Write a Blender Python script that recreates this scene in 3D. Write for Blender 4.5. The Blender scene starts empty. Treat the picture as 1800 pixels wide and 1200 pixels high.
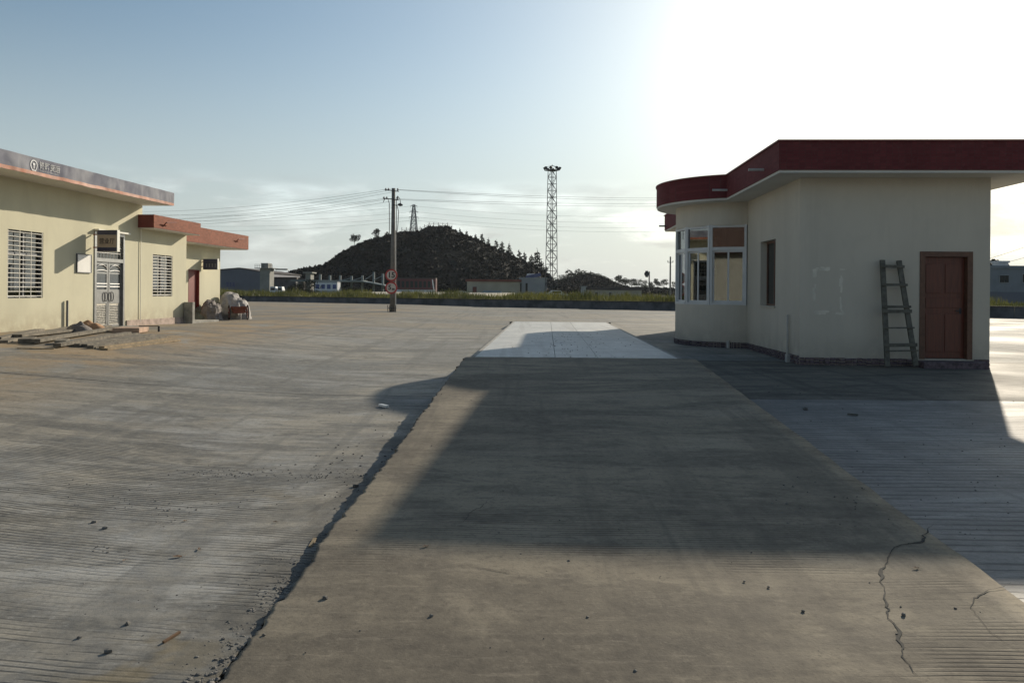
import bpy, math, random
import numpy as np
from mathutils import Vector, Matrix, noise as mn
R = math.radians
random.seed(7)
rnd = random.random
def ru(a, b): return a + (b - a) * random.random()
scene = bpy.context.scene
COL = scene.collection

# ---------------------------------------------------------------- camera
F = 1350.0
ROLL = 0.008
CAMZ = 1.42
cam_d = bpy.data.cameras.new('camera'); cam = bpy.data.objects.new('camera', cam_d); COL.objects.link(cam)
cam_d.sensor_width = 36.0; cam_d.lens = 36.0 * F / 1800.0
cam_d.shift_y = -85.5 / 1800.0
cam_d.clip_start = 0.05; cam_d.clip_end = 8000
r_ = Vector((math.cos(ROLL), 0, math.sin(ROLL))); u_ = Vector((-math.sin(ROLL), 0, math.cos(ROLL))); f_ = Vector((0, 1, 0))
mw = Matrix.Identity(4)
for i in range(3):
    mw[i][0] = r_[i]; mw[i][1] = u_[i]; mw[i][2] = -f_[i]
mw[2][3] = CAMZ
cam.matrix_world = mw
scene.camera = cam

# ---------------------------------------------------------------- sun, sky, exposure
SUN_EL, SUN_AZ = R(20.75), R(30.4)
sun_dir = Vector((math.sin(SUN_AZ) * math.cos(SUN_EL), math.cos(SUN_AZ) * math.cos(SUN_EL), math.sin(SUN_EL)))
sd = bpy.data.lights.new('sun', 'SUN'); sd.energy = 5.0; sd.angle = R(0.6); sd.color = (1.0, 0.89, 0.72)
so = bpy.data.objects.new('sun', sd); COL.objects.link(so)
so.rotation_euler = sun_dir.to_track_quat('Z', 'Y').to_euler(); so.location = (30, 50, 40)
world = bpy.data.worlds.new('World'); scene.world = world; world.use_nodes = True
def build_world():
    nt = world.node_tree; nt.nodes.clear(); N = nt.nodes.new; L = nt.links.new
    out = N('ShaderNodeOutputWorld'); bg = N('ShaderNodeBackground'); L(bg.outputs[0], out.inputs[0])
    bg.inputs[1].default_value = SKY_STRENGTH
    sky = N('ShaderNodeTexSky'); sky.sky_type = 'NISHITA'; sky.sun_disc = False
    sky.sun_elevation = SUN_EL; sky.sun_rotation = SUN_AZ
    sky.air_density = 1.0; sky.dust_density = 1.0; sky.ozone_density = 1.5; sky.altitude = 100
    tc = N('ShaderNodeTexCoord')
    def vm(op, a, b=None):
        n = N('ShaderNodeVectorMath'); n.operation = op; L(a, n.inputs[0])
        if b is not None:
            if isinstance(b, (tuple, Vector)): n.inputs[1].default_value = b
            else: L(b, n.inputs[1])
        return n
    def ma(op, a, b=None, c=None, clamp=False):
        n = N('ShaderNodeMath'); n.operation = op; n.use_clamp = clamp
        for i, v in enumerate((a, b, c)):
            if v is None: continue
            if isinstance(v, (int, float)): n.inputs[i].default_value = v
            else: L(v, n.inputs[i])
        return n.outputs[0]
    nrm = vm('NORMALIZE', tc.outputs['Generated'])
    dt = vm('DOT_PRODUCT', nrm.outputs[0], tuple(sun_dir)).outputs['Value']
    dt = ma('MAXIMUM', dt, 0.0)
    # aureole of the hazy air round the sun
    g1 = ma('MULTIPLY', ma('POWER', dt, 7.0), GLOW[0]); g2 = ma('MULTIPLY', ma('POWER', dt, 120.0), GLOW[1]); g3 = ma('MULTIPLY', ma('POWER', dt, 4.0), GLOW[2])
    glow = ma('ADD', ma('ADD', g1, g2), g3)
    sep = N('ShaderNodeSeparateXYZ'); L(nrm.outputs[0], sep.inputs[0])
    z = sep.outputs[2]
    # clouds: flattened noise, low over the horizon
    mp = N('ShaderNodeMapping'); mp.inputs['Scale'].default_value = (4.2, 4.2, 17.0); mp.inputs['Location'].default_value = (0.6, 0.0, 0.22)
    L(nrm.outputs[0], mp.inputs[0])
    nz = N('ShaderNodeTexNoise'); nz.inputs['Scale'].default_value = 1.25; nz.inputs['Detail'].default_value = 9; nz.inputs['Roughness'].default_value = 0.6; nz.inputs['Distortion'].default_value = 0.4
    L(mp.outputs[0], nz.inputs['Vector'])
    cr = N('ShaderNodeMapRange'); cr.interpolation_type = 'SMOOTHSTEP'; L(nz.outputs[0], cr.inputs[0])
    cr.inputs[1].default_value = 0.44; cr.inputs[2].default_value = 0.54
    hz = N('ShaderNodeMapRange'); hz.interpolation_type = 'SMOOTHSTEP'; L(z, hz.inputs[0]); hz.inputs[1].default_value = 0.150; hz.inputs[2].default_value = 0.115
    lo = N('ShaderNodeMapRange'); lo.interpolation_type = 'SMOOTHSTEP'; L(z, lo.inputs[0]); lo.inputs[1].default_value = 0.015; lo.inputs[2].default_value = 0.07; lo.inputs[3].default_value = .25
    cloud = ma('MULTIPLY', ma('MULTIPLY', cr.outputs[0], lo.outputs[0]), hz.outputs[0])
    # pale veil of haze low down
    veil = N('ShaderNodeMapRange'); veil.interpolation_type = 'SMOOTHSTEP'; L(z, veil.inputs[0]); veil.inputs[1].default_value = 0.36; veil.inputs[2].default_value = -0.02
    veil.inputs[4].default_value = 0.93
    def mix(fac, a, b, bt='MIX'):
        m = N('ShaderNodeMix'); m.data_type = 'RGBA'; m.blend_type = bt
        if isinstance(fac, (int, float)): m.inputs[0].default_value = fac
        else: L(fac, m.inputs[0])
        for i, v in ((6, a), (7, b)):
            if isinstance(v, tuple): m.inputs[i].default_value = v
            else: L(v, m.inputs[i])
        return m.outputs[2]
    tint = mix(1.0, sky.outputs[0], SKY_TINT + (1,), 'MULTIPLY')
    c = mix(veil.outputs[0], tint, tuple(VEIL) + (1,))
    gl = N('ShaderNodeVectorMath'); gl.operation = 'SCALE'; gl.inputs[0].default_value = (0.90, 1.0, 1.06); L(glow, gl.inputs['Scale'])
    ad = N('ShaderNodeVectorMath'); ad.operation = 'ADD'; L(c, ad.inputs[0]); L(gl.outputs[0], ad.inputs[1])
    # clouds: bright rims, greyer hearts
    nz2 = N('ShaderNodeTexNoise'); nz2.inputs['Scale'].default_value = 2.6; nz2.inputs['Detail'].default_value = 5; L(mp.outputs[0], nz2.inputs['Vector'])
    tone = N('ShaderNodeMapRange'); L(nz2.outputs[0], tone.inputs[0]); tone.inputs[1].default_value = 0.35; tone.inputs[2].default_value = 0.65
    tone.inputs[3].default_value = 0.78; tone.inputs[4].default_value = 1.28
    cc = N('ShaderNodeVectorMath'); cc.operation = 'SCALE'; L(ad.outputs[0], cc.inputs[0]); L(tone.outputs[0], cc.inputs['Scale'])
    cl = N('ShaderNodeVectorMath'); cl.operation = 'ADD'; L(cc.outputs[0], cl.inputs[0]); cl.inputs[1].default_value = CLOUD_ADD
    fin = mix(ma('MULTIPLY', cloud, 0.95), ad.outputs[0], cl.outputs[0])
    L(fin, bg.inputs[0])
SKY_STRENGTH = 0.1
GLOW = (0.65, 4.5, 1.05)
SKY_TINT = (0.92, 0.97, 0.91)
VEIL = (5.1, 5.55, 5.5)
CLOUD_ADD = (0.75, 0.62, 0.60)
build_world()
scene.view_settings.view_transform = 'Standard'; scene.view_settings.look = 'None'
scene.view_settings.gamma = 1; scene.view_settings.use_curve_mapping = False
scene.view_settings.exposure = 0.1

# ---------------------------------------------------------------- helpers
def U(px, py, Y):
    """world point at depth Y on the photograph's ray through (px, py)"""
    d = r_ * ((px - 900) / F) + u_ * ((514.5 - py) / F) + f_
    return Vector((0, 0, CAMZ)) + d * (Y / d.y)
def lerp(a, b, t): return a + (b - a) * t
def smooth(t):
    t = max(0.0, min(1.0, t)); return t * t * (3 - 2 * t)
def pw(x, pts):
    if x <= pts[0][0]: return pts[0][1]
    for (a, b), (c, d) in zip(pts, pts[1:]):
        if x <= c: return b + (d - b) * (x - a) / (c - a)
    return pts[-1][1]
GB = [(-20, -.32), (0, -.26), (3, -.222), (5.5, -.195), (8.7, -.12), (13, -.04), (20, .03), (40, .13), (57, .2), (90, .25)]
GA = [(0, .42), (18, .42), (26, .24), (40, .12), (85, .05)]
def G(x, y):
    return pw(y, GB) + pw(y, GA) * smooth((-2 - x) / 8.5)
def WY(x): return 64.6 - 0.625 * x          # the line of the low wall at the far edge of the yard
def GP(px, py, dz=0.0):
    """point where the ray meets the yard"""
    d = r_ * ((px - 900) / F) + u_ * ((514.5 - py) / F) + f_
    t = 10.0
    for _ in range(40):
        g = G(d.x * t, t) + dz
        t = 0.5 * t + 0.5 * max(1.0, min(150.0, (g - CAMZ) / d.z if d.z < 0 else 150))
    return Vector((d.x * t, t, G(d.x * t, t) + dz))

class MB:
    def __init__(s): s.v = []; s.f = []; s.m = []
    def add(s, vs, fs, mi=0):
        o = len(s.v); s.v += [tuple(p) for p in vs]; s.f += [tuple(i + o for i in f) for f in fs]; s.m += [mi] * len(fs)
    def box(s, a, b, mi=0, M=None):
        x0, y0, z0 = a; x1, y1, z1 = b
        vs = [Vector(p) for p in ((x0, y0, z0), (x1, y0, z0), (x1, y1, z0), (x0, y1, z0), (x0, y0, z1), (x1, y0, z1), (x1, y1, z1), (x0, y1, z1))]
        if M is not None: vs = [M @ p for p in vs]
        s.add(vs, [(0, 3, 2, 1), (4, 5, 6, 7), (0, 1, 5, 4), (1, 2, 6, 5), (2, 3, 7, 6), (3, 0, 4, 7)], mi)
    def bar(s, p, q, w, h=None, mi=0, up=Vector((0, 0, 1))):
        p = Vector(p); q = Vector(q); h = w if h is None else h
        d = (q - p).normalized()
        if abs(d.dot(up)) > 0.98: up = Vector((0, 1, 0))
        a = d.cross(up).normalized() * w / 2; b = a.normalized().cross(d) * h / 2
        vs = [p - a - b, p + a - b, p + a + b, p - a + b, q - a - b, q + a - b, q + a + b, q - a + b]
        s.add(vs, [(0, 3, 2, 1), (4, 5, 6, 7), (0, 1, 5, 4), (1, 2, 6, 5), (2, 3, 7, 6), (3, 0, 4, 7)][:], mi)
    def tube(s, pts, rads, n=8, mi=0, cap=True):
        pts = [Vector(p) for p in pts]
        if isinstance(rads, (int, float)): rads = [rads] * len(pts)
        rings = []
        prev = None
        for i, p in enumerate(pts):
            d = (pts[min(i + 1, len(pts) - 1)] - pts[max(i - 1, 0)]).normalized()
            if prev is None:
                up = Vector((0, 0, 1)) if abs(d.z) < 0.9 else Vector((1, 0, 0))
                a = d.cross(up).normalized()
            else:
                a = (prev - d * prev.dot(d)).normalized()
            prev = a; b = d.cross(a)
            rings.append([p + (a * math.cos(2 * math.pi * k / n) + b * math.sin(2 * math.pi * k / n)) * rads[i] for k in range(n)])
        vs = [v for r in rings for v in r]; fs = []
        for i in range(len(rings) - 1):
            for k in range(n):
                fs.append((i * n + k, i * n + (k + 1) % n, (i + 1) * n + (k + 1) % n, (i + 1) * n + k))
        if cap: fs.append(tuple(range(n))[::-1]); fs.append(tuple((len(rings) - 1) * n + k for k in range(n)))
        s.add(vs, fs, mi)
    def prism(s, poly, z0, z1, mi=0):
        n = len(poly)
        vs = [(x, y, z0) for x, y in poly] + [(x, y, z1) for x, y in poly]
        fs = [tuple(range(n))[::-1], tuple(range(n, 2 * n))] + [(i, (i + 1) % n, n + (i + 1) % n, n + i) for i in range(n)]
        s.add(vs, fs, mi)
    def build(s, name, mat, parent=None, label=None, smooth_=False, kind=None, bevel=0):
        me = bpy.data.meshes.new(name); me.from_pydata(s.v, [], s.f)
        for m in (mat if isinstance(mat, (list, tuple)) else [mat]): me.materials.append(m)
        if any(s.m): me.polygons.foreach_set('material_index', s.m)
        if smooth_: me.polygons.foreach_set('use_smooth', [True] * len(me.polygons))
        me.update()
        o = bpy.data.objects.new(name, me); COL.objects.link(o)
        if parent is not None: o.parent = parent
        if label: o['label'] = label
        if kind: o['kind'] = kind
        if bevel:
            b = o.modifiers.new('bevel', 'BEVEL'); b.width = bevel; b.segments = 2; b.limit_method = 'ANGLE'
        return o
def mesh_np(name, V, Fq, mats, parent=None, kind=None, smooth_=False, mi=None):
    me = bpy.data.meshes.new(name)
    V = np.asarray(V, dtype=np.float32); Fq = np.asarray(Fq, dtype=np.int32); k = Fq.shape[1]
    me.vertices.add(len(V)); me.vertices.foreach_set('co', V.ravel())
    me.loops.add(Fq.size); me.loops.foreach_set('vertex_index', Fq.ravel())
    me.polygons.add(len(Fq)); me.polygons.foreach_set('loop_start', np.arange(0, Fq.size, k, dtype=np.int32))
    for m in mats: me.materials.append(m)
    if mi is not None: me.polygons.foreach_set('material_index', np.asarray(mi, dtype=np.int32))
    me.polygons.foreach_set('use_smooth', [smooth_] * len(Fq))
    me.update(calc_edges=True); me.validate()
    o = bpy.data.objects.new(name, me); COL.objects.link(o)
    if parent is not None: o.parent = parent
    if kind: o['kind'] = kind
    return o
def tag(o, label, cat, group=None):
    o['label'] = label; o['category'] = cat
    if group: o['group'] = group
    return o
def empty(name, loc, label, cat, group=None, rz=0.0):
    o = bpy.data.objects.new(name, None); COL.objects.link(o); o.location = loc; o.rotation_euler = (0, 0, rz); o.empty_display_size = .2
    return tag(o, label, cat, group)
def copy_tree(o, parent=None):
    c = o.copy(); COL.objects.link(c); c.parent = parent
    for ch in [x for x in COL.objects if x.parent == o]: copy_tree(ch, c)
    return c
ORD = ['first', 'second', 'third', 'fourth', 'fifth', 'sixth', 'seventh', 'eighth', 'ninth', 'tenth', 'eleventh', 'twelfth', 'thirteenth', 'fourteenth', 'fifteenth', 'sixteenth', 'seventeenth', 'eighteenth', 'nineteenth', 'twentieth']

# ---------------------------------------------------------------- materials
class NT:
    def __init__(s, name):
        s.mat = bpy.data.materials.new(name); s.mat.use_nodes = True; s.nt = s.mat.node_tree
        s.b = s.nt.nodes['Principled BSDF']; s.N = s.nt.nodes.new; s.L = s.nt.links.new
        s.geo = s.N('ShaderNodeNewGeometry'); s.P = s.geo.outputs['Position']
    def mapping(s, scale, rot=(0, 0, 0), loc=(0, 0, 0), src=None):
        m = s.N('ShaderNodeMapping'); m.inputs['Scale'].default_value = scale; m.inputs['Rotation'].default_value = rot; m.inputs['Location'].default_value = loc
        s.L(src or s.P, m.inputs[0]); return m.outputs[0]
    def noise(s, vec, scale=1.0, detail=4, rough=.55, dist=0.0):
        n = s.N('ShaderNodeTexNoise'); n.inputs['Scale'].default_value = scale; n.inputs['Detail'].default_value = detail
        n.inputs['Roughness'].default_value = rough; n.inputs['Distortion'].default_value = dist; s.L(vec, n.inputs['Vector']); return n.outputs[0]
    def rng(s, v, a, b, c=0.0, d=1.0, sm=True):
        m = s.N('ShaderNodeMapRange'); s.L(v, m.inputs[0]); m.interpolation_type = 'SMOOTHSTEP' if sm else 'LINEAR'
        for i, x in enumerate((a, b, c, d)): m.inputs[i + 1].default_value = x
        return m.outputs[0]
    def math(s, op, a, b=None, clamp=False):
        n = s.N('ShaderNodeMath'); n.operation = op; n.use_clamp = clamp
        for i, v in enumerate((a, b)):
            if v is None: continue
            if isinstance(v, (int, float)): n.inputs[i].default_value = v
            else: s.L(v, n.inputs[i])
        return n.outputs[0]
    def mix(s, fac, a, b, bt='MIX'):
        m = s.N('ShaderNodeMix'); m.data_type = 'RGBA'; m.blend_type = bt
        if isinstance(fac, (int, float)): m.inputs[0].default_value = fac
        else: s.L(fac, m.inputs[0])
        for i, v in ((6, a), (7, b)):
            if isinstance(v, tuple): m.inputs[i].default_value = v if len(v) == 4 else v + (1,)
            else: s.L(v, m.inputs[i])
        return m.outputs[2]
    def bump(s, h, strength=.3, dist=.01, normal=None):
        b = s.N('ShaderNodeBump'); b.inputs['Strength'].default_value = strength; b.inputs['Distance'].default_value = dist; s.L(h, b.inputs['Height'])
        if normal: s.L(normal, b.inputs['Normal'])
        return b.outputs[0]
    def set(s, color=None, rough=None, metal=None, normal=None):
        for k, v in (('Base Color', color), ('Roughness', rough), ('Metallic', metal)):
            if v is None: continue
            if isinstance(v, (int, float)): s.b.inputs[k].default_value = v
            elif isinstance(v, tuple): s.b.inputs[k].default_value = v if len(v) == 4 else v + (1,)
            else: s.L(v, s.b.inputs[k])
        if normal is not None: s.L(normal, s.b.inputs['Normal'])
        return s.mat
def simple(name, col, rough=.7, metal=0.0, var=.15, scale=3.0, bump=.15, bscale=40, bdist=.004):
    t = NT(name)
    n = t.noise(t.P, scale, 5, .6)
    c2 = tuple(max(0, c * (1 - var)) for c in col); c1 = tuple(min(1, c * (1 + var)) for c in col)
    c = t.mix(t.rng(n, .3, .7), c2, c1)
    nb = t.noise(t.P, bscale, 3)
    return t.set(c, rough, metal, t.bump(nb, bump, bdist) if bump else None)

def concrete(name, base, warm, dark, dust=0.5, groove=(0.045, -0.16), gstr=0.5, gpatch=(.35, .55), gfade=(9, 20), blue=None, wet=.5, white=0.0):
    t = NT(name)
    st = t.mapping((.55, 1.0, 1), rot=(0, 0, R(8)))
    n1 = t.noise(st, .35, 7, .62, .6)
    n2 = t.noise(t.mapping((.9, 2.3, 1)), 1.3, 8, .65, .4)
    n3 = t.noise(t.P, 9, 6, .7)
    n4 = t.noise(t.P, 70, 3, .7)
    c = t.mix(t.rng(n1, .42, .58), base, warm) if dust else base
    n0 = t.noise(t.mapping((.35, 1.0, 1), rot=(0, 0, R(-12)), loc=(11, 3, 0)), .8, 8, .68, 1.0)
    if dust and dust < 1: c = t.mix(dust, base, c)
    c = t.mix(t.rng(n2, .47, .62, 0, .60), c, dark)
    sx = t.noise(t.mapping((.35, 1.4, 1), loc=(4, 9, 0)), .9, 6, .6, 1.2)
    c = t.mix(t.rng(sx, .50, .62, 0, .65), c, dark)
    c = t.mix(t.rng(sx, .46, .36, 0, .45), c, tuple(min(1, v * 1.5) for v in base))
    sepw = t.N('ShaderNodeSeparateXYZ'); t.L(t.P, sepw.inputs[0])
    if name.startswith('yard'):
        ear = t.math('MULTIPLY', t.rng(sepw.outputs[0], -5.0, -7.6), t.rng(t.noise(t.mapping((.8, .5, 1)), .9, 6, .65, .8), .36, .50))
        c = t.mix(t.math('MULTIPLY', ear, .85), c, (.33, .225, .115))
        far = t.math('MULTIPLY', t.rng(sepw.outputs[1], 24, 32), t.rng(t.noise(t.mapping((.25, 1.2, 1)), .6, 5, .6), .42, .54))
        c = t.mix(t.math('MULTIPLY', far, .7), c, (.30, .245, .17))
        blu = t.math('MULTIPLY', t.rng(t.noise(t.mapping((.5, .8, 1), loc=(7, 2, 0)), .3, 5, .6, .5), .46, .60), t.rng(sepw.outputs[1], 8, 14))
        c = t.mix(t.math('MULTIPLY', blu, .55), c, (.135, .15, .155))
        oil = t.rng(t.noise(t.mapping((.5, 1.3, 1), loc=(1, 5, 0)), 1.1, 7, .7, .5), .56, .62)
        c = t.mix(t.math('MULTIPLY', oil, .55), c, (.06, .062, .06))
    c = t.mix(t.rng(n0, .51, .58, 0, .62), c, dark)
    fs = t.noise(t.mapping((1.5, 11, 1), rot=(0, 0, R(5))), 1.7, 7, .68, .3)
    c = t.mix(t.rng(fs, .50, .66, 0, .24), c, dark)
    c = t.mix(t.rng(fs, .46, .34, 0, .30), c, tuple(min(1, v * 1.7) for v in base))
    gr = t.noise(t.P, 28, 5, .75)
    c = t.mix(t.rng(gr, .50, .66, 0, .45), c, tuple(v * .7 for v in dark))
    c = t.mix(t.rng(gr, .44, .34, 0, .30), c, tuple(min(1, v * 1.6) for v in base))
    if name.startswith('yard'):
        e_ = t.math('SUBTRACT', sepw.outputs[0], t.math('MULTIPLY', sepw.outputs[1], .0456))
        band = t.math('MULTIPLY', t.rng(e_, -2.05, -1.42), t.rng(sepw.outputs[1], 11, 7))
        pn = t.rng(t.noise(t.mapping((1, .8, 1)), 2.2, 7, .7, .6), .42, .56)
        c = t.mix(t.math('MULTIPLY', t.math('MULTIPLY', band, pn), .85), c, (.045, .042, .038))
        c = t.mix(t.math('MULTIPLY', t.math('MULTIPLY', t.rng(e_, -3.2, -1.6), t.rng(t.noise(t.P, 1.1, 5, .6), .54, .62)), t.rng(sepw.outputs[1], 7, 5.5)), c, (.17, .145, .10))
    # tyre tracks and drag marks
    tr = t.noise(t.mapping((2.6, .12, 1), rot=(0, 0, R(-14))), 1.0, 4, .6, .3)
    c = t.mix(t.rng(tr, .52, .62, 0, .45), c, dark)
    c = t.mix(t.rng(n3, .30, .72, 0, .22), c, tuple(min(1, v * 1.5) for v in warm))
    c = t.mix(t.rng(n4, .60, .75, 0, .45), c, tuple(v * .45 for v in dark))
    sep = t.N('ShaderNodeSeparateXYZ'); t.L(t.P, sep.inputs[0])
    X, Y = sep.outputs[0], sep.outputs[1]
    # broomed grooves
    wob = t.math('MULTIPLY', t.noise(t.mapping((.5, .5, 1)), 1.0, 2), .20)
    ph = t.math('ADD', t.math('ADD', Y, t.math('MULTIPLY', X, -groove[1])), wob)
    sn = t.math('SINE', t.math('MULTIPLY', ph, 2 * math.pi / groove[0]))
    line = t.rng(sn, .1, .95)                                # 1 in the groove
    brk = t.rng(t.noise(t.mapping((.7, 9, 1)), 1.6, 4, .6), .40, .52)
    patch = t.rng(t.noise(t.mapping((.7, 1, 1), loc=(3, 1, 0)), .38, 3), gpatch[0], gpatch[1])
    near = t.rng(Y, gfade[1], gfade[0])
    gm = t.math('MULTIPLY', t.math('MULTIPLY', line, brk), t.math('MULTIPLY', patch, near))
    c = t.mix(t.math('MULTIPLY', gm, gstr), c, tuple(v * .38 for v in dark))
    h = t.math('SUBTRACT', t.math('ADD', t.math('MULTIPLY', n3, .30), t.math('MULTIPLY', n4, .22)), t.math('MULTIPLY', gm, .42))
    h = t.math('ADD', h, t.math('MULTIPLY', n2, .35))
    ro = t.rng(n1, .3, .7, wet + .1, wet - .08)
    t.b.inputs['Specular IOR Level'].default_value = {'yard': .10, 'pale': .08}.get(name[:4], .10)
    return t.set(c, ro, 0.0, t.bump(h, .55, .012))

M = {}
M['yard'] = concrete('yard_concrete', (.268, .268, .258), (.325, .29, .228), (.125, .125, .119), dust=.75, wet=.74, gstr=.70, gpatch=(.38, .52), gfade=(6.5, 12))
M['slab_blue'] = concrete('pale_slab_concrete', (.270, .256, .240), (.275, .255, .222), (.18, .175, .168), dust=.3, wet=.62, groove=(.11, -.03), gstr=.5, gpatch=(.2, .35), gfade=(11, 18))
M['ramp'] = concrete('ramp_concrete', (.215, .187, .146), (.268, .231, .172), (.122, .107, .088), dust=1, wet=.88, groove=(.036, 0.0), gstr=.50, gpatch=(.50, .60), gfade=(4.6, 6.5))
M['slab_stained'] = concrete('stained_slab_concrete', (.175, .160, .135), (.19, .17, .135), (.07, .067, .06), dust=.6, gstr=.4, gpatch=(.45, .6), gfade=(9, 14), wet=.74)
def deck_mat():
    t = NT('deck_concrete')
    n = t.noise(t.P, 1.2, 6, .6); n2 = t.noise(t.P, 11, 4, .7); v = t.N('ShaderNodeTexVoronoi'); v.inputs['Scale'].default_value = 7; t.L(t.P, v.inputs['Vector'])
    c = t.mix(t.rng(n, .35, .65), (.42, .43, .42), (.56, .56, .53))
    d = t.math('MULTIPLY', t.rng(v.outputs['Distance'], .16, .06), t.rng(n2, .50, .60))
    c = t.mix(d, c, (.10, .10, .10)); c = t.mix(t.rng(n2, .48, .62, 0, .40), c, (.30, .29, .27))
    sm_ = t.noise(t.mapping((.5, 3, 1)), 1.5, 7, .7, .5); c = t.mix(t.rng(sm_, .50, .62, 0, .4), c, (.27, .27, .26))
    tk = t.noise(t.mapping((3.2, .1, 1), rot=(0, 0, R(-3))), 1, 4); c = t.mix(t.rng(tk, .5, .6, 0, .35), c, (.28, .27, .25))
    return t.set(c, .6, 0, t.bump(n2, .3, .006))
M['deck'] = deck_mat()
M['dirt'] = simple('dirt', (.20, .16, .10), .95, var=.35, scale=.3, bump=.5, bscale=6, bdist=.05)
M['gap'] = simple('joint_filler', (.035, .034, .03), .95)
def plaster(name, col, stain, low=.9, sc=1.0):
    t = NT(name)
    n = t.noise(t.mapping((1, 1, .35)), .8 * sc, 6, .6); n2 = t.noise(t.P, 26, 4, .6); n3 = t.noise(t.P, 220, 2, .6)
    c = t.mix(t.rng(n, .35, .7), col, tuple(v * .90 for v in col))
    sep = t.N('ShaderNodeSeparateXYZ'); t.L(t.P, sep.inputs[0])
    grime = t.math('MULTIPLY', t.rng(sep.outputs[2], low, low - .75), t.rng(t.noise(t.P, 2.5, 5, .7), .3, .6))
    stk = t.math('MULTIPLY', t.rng(t.noise(t.mapping((5, 5, .22)), 1.0, 6, .7), .50, .66), t.rng(t.noise(t.P, .9, 4), .40, .6))
    c = t.mix(t.math('MULTIPLY', stk, .10), c, stain)
    pt_ = t.noise(t.P, 1.7, 7, .7, .8)
    c = t.mix(t.rng(pt_, .52, .62, 0, .16), c, tuple(v * .80 for v in col))
    c = t.mix(t.math('MULTIPLY', grime, .5), c, stain)
    return t.set(c, .88, 0, t.bump(t.math('ADD', n2, t.math('MULTIPLY', n3, .5)), .28, .006))
M['cream'] = plaster('cream_plaster', (.61, .575, .42), (.30, .23, .15), 1.1)
M['white_plaster'] = plaster('pale_plaster', (.59, .54, .45), (.30, .27, .22), .8)
M['soffit'] = plaster('soffit_plaster', (.64, .62, .56), (.4, .38, .3), -5)
def tiled(name, col, grout, bw, bh):
    t = NT(name)
    b = t.N('ShaderNodeTexBrick'); b.offset = 0.0; b.inputs['Scale'].default_value = 1; b.inputs['Mortar Size'].default_value = .004
    b.inputs['Brick Width'].default_value = bw; b.inputs['Row Height'].default_value = bh
    b.inputs['Color1'].default_value = tuple(v * .82 for v in col) + (1,); b.inputs['Color2'].default_value = tuple(min(1, v * 1.15) for v in col) + (1,); b.inputs['Mortar'].default_value = grout + (1,)
    tc = t.N('ShaderNodeTexCoord'); sp = t.N('ShaderNodeSeparateXYZ'); t.L(tc.outputs['Object'], sp.inputs[0]); cb = t.N('ShaderNodeCombineXYZ')
    t.L(t.math('ADD', sp.outputs[0], sp.outputs[1]), cb.inputs[0]); t.L(sp.outputs[2], cb.inputs[1]); t.L(cb.outputs[0], b.inputs['Vector'])
    n = t.noise(t.mapping((1, 1, .3)), 1.6, 6, .65); n2 = t.noise(t.P, 18, 4)
    c = t.mix(t.rng(n, .4, .7, 0, .30), b.outputs['Color'], tuple(v * .55 for v in col))
    c = t.mix(t.rng(n2, .5, .8, 0, .05), c, (.45, .40, .36))
    t.b.inputs['Specular IOR Level'].default_value = .12
    return t.set(c, .75, 0, t.bump(b.outputs['Fac'], -.2, .003))
M['red_tile'] = tiled('red_fascia_tile', (.150, .034, .036), (.10, .045, .042), .12, .06)
M['pink_tile'] = tiled('terracotta_fascia_tile', (.27, .095, .058), (.22, .11, .075), .12, .06)
M['maroon'] = simple('maroon_paint', (.16, .035, .03), .6)
M['stone'] = simple('plinth_stone', (.115, .085, .095), .8, var=.45, scale=14, bump=.4, bscale=30)
M['pinkstone'] = simple('pink_plinth_render', (.40, .31, .26), .85, var=.25, scale=5)
M['frame'] = simple('white_window_frame', (.60, .60, .59), .45, var=.05, bump=.03)
M['pvc'] = simple('white_pvc_pipe', (.44, .43, .40), .5, var=.12, scale=6)
def door_wood():
    t = NT('red_brown_door_wood')
    n = t.noise(t.mapping((14, 14, 1.0)), 2.2, 6, .6, .4)
    c = t.mix(t.rng(n, .35, .65), (.100, .026, .014), (.155, .040, .020))
    return t.set(c, .42, 0, t.bump(n, .15, .002))
M['door'] = door_wood()
M['door_frame'] = simple('brown_door_frame', (.13, .062, .036), .55, var=.2, scale=12)
M['darkred'] = simple('dark_red_door', (.17, .022, .018), .5)
M['dark'] = simple('dark_interior', (.03, .03, .028), .9)
M['interior'] = simple('interior_plaster', (.34, .32, .27), .9)
def glass_mat(name, refl, tint):
    m = bpy.data.materials.new(name); m.use_nodes = True; nt = m.node_tree; nt.nodes.clear(); N = nt.nodes.new; L = nt.links.new
    o = N('ShaderNodeOutputMaterial'); tr = N('ShaderNodeBsdfTransparent'); tr.inputs[0].default_value = tint + (1,); gl = N('ShaderNodeBsdfGlossy'); gl.inputs['Roughness'].default_value = .02
    gl.inputs[0].default_value = (.9, .93, .95, 1)
    fr = N('ShaderNodeLayerWeight'); fr.inputs[0].default_value = .35
    mr = N('ShaderNodeMapRange'); L(fr.outputs['Facing'], mr.inputs[0]); mr.inputs[3].default_value = refl; mr.inputs[4].default_value = .5
    mx = N('ShaderNodeMixShader'); L(mr.outputs[0], mx.inputs[0]); L(tr.outputs[0], mx.inputs[1]); L(gl.outputs[0], mx.inputs[2]); L(mx.outputs[0], o.inputs[0]); return m
M['glass'] = glass_mat('window_glass', .20, (.42, .44, .43))
M['glass_dark'] = glass_mat('dark_window_glass', .06, (.18, .20, .20))
M['steel'] = simple('stainless_steel', (.33, .33, .33), .32, 1.0, var=.1, scale=8, bump=.05)
M['steel_rough'] = simple('brushed_steel_panel', (.46, .43, .37), .42, .75, var=.1, scale=12, bump=.1)
M['gold'] = simple('gilt_trim', (.62, .50, .30), .4, .6)
M['bars'] = simple('ivory_painted_bars', (.58, .56, .49), .5, var=.08)
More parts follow.
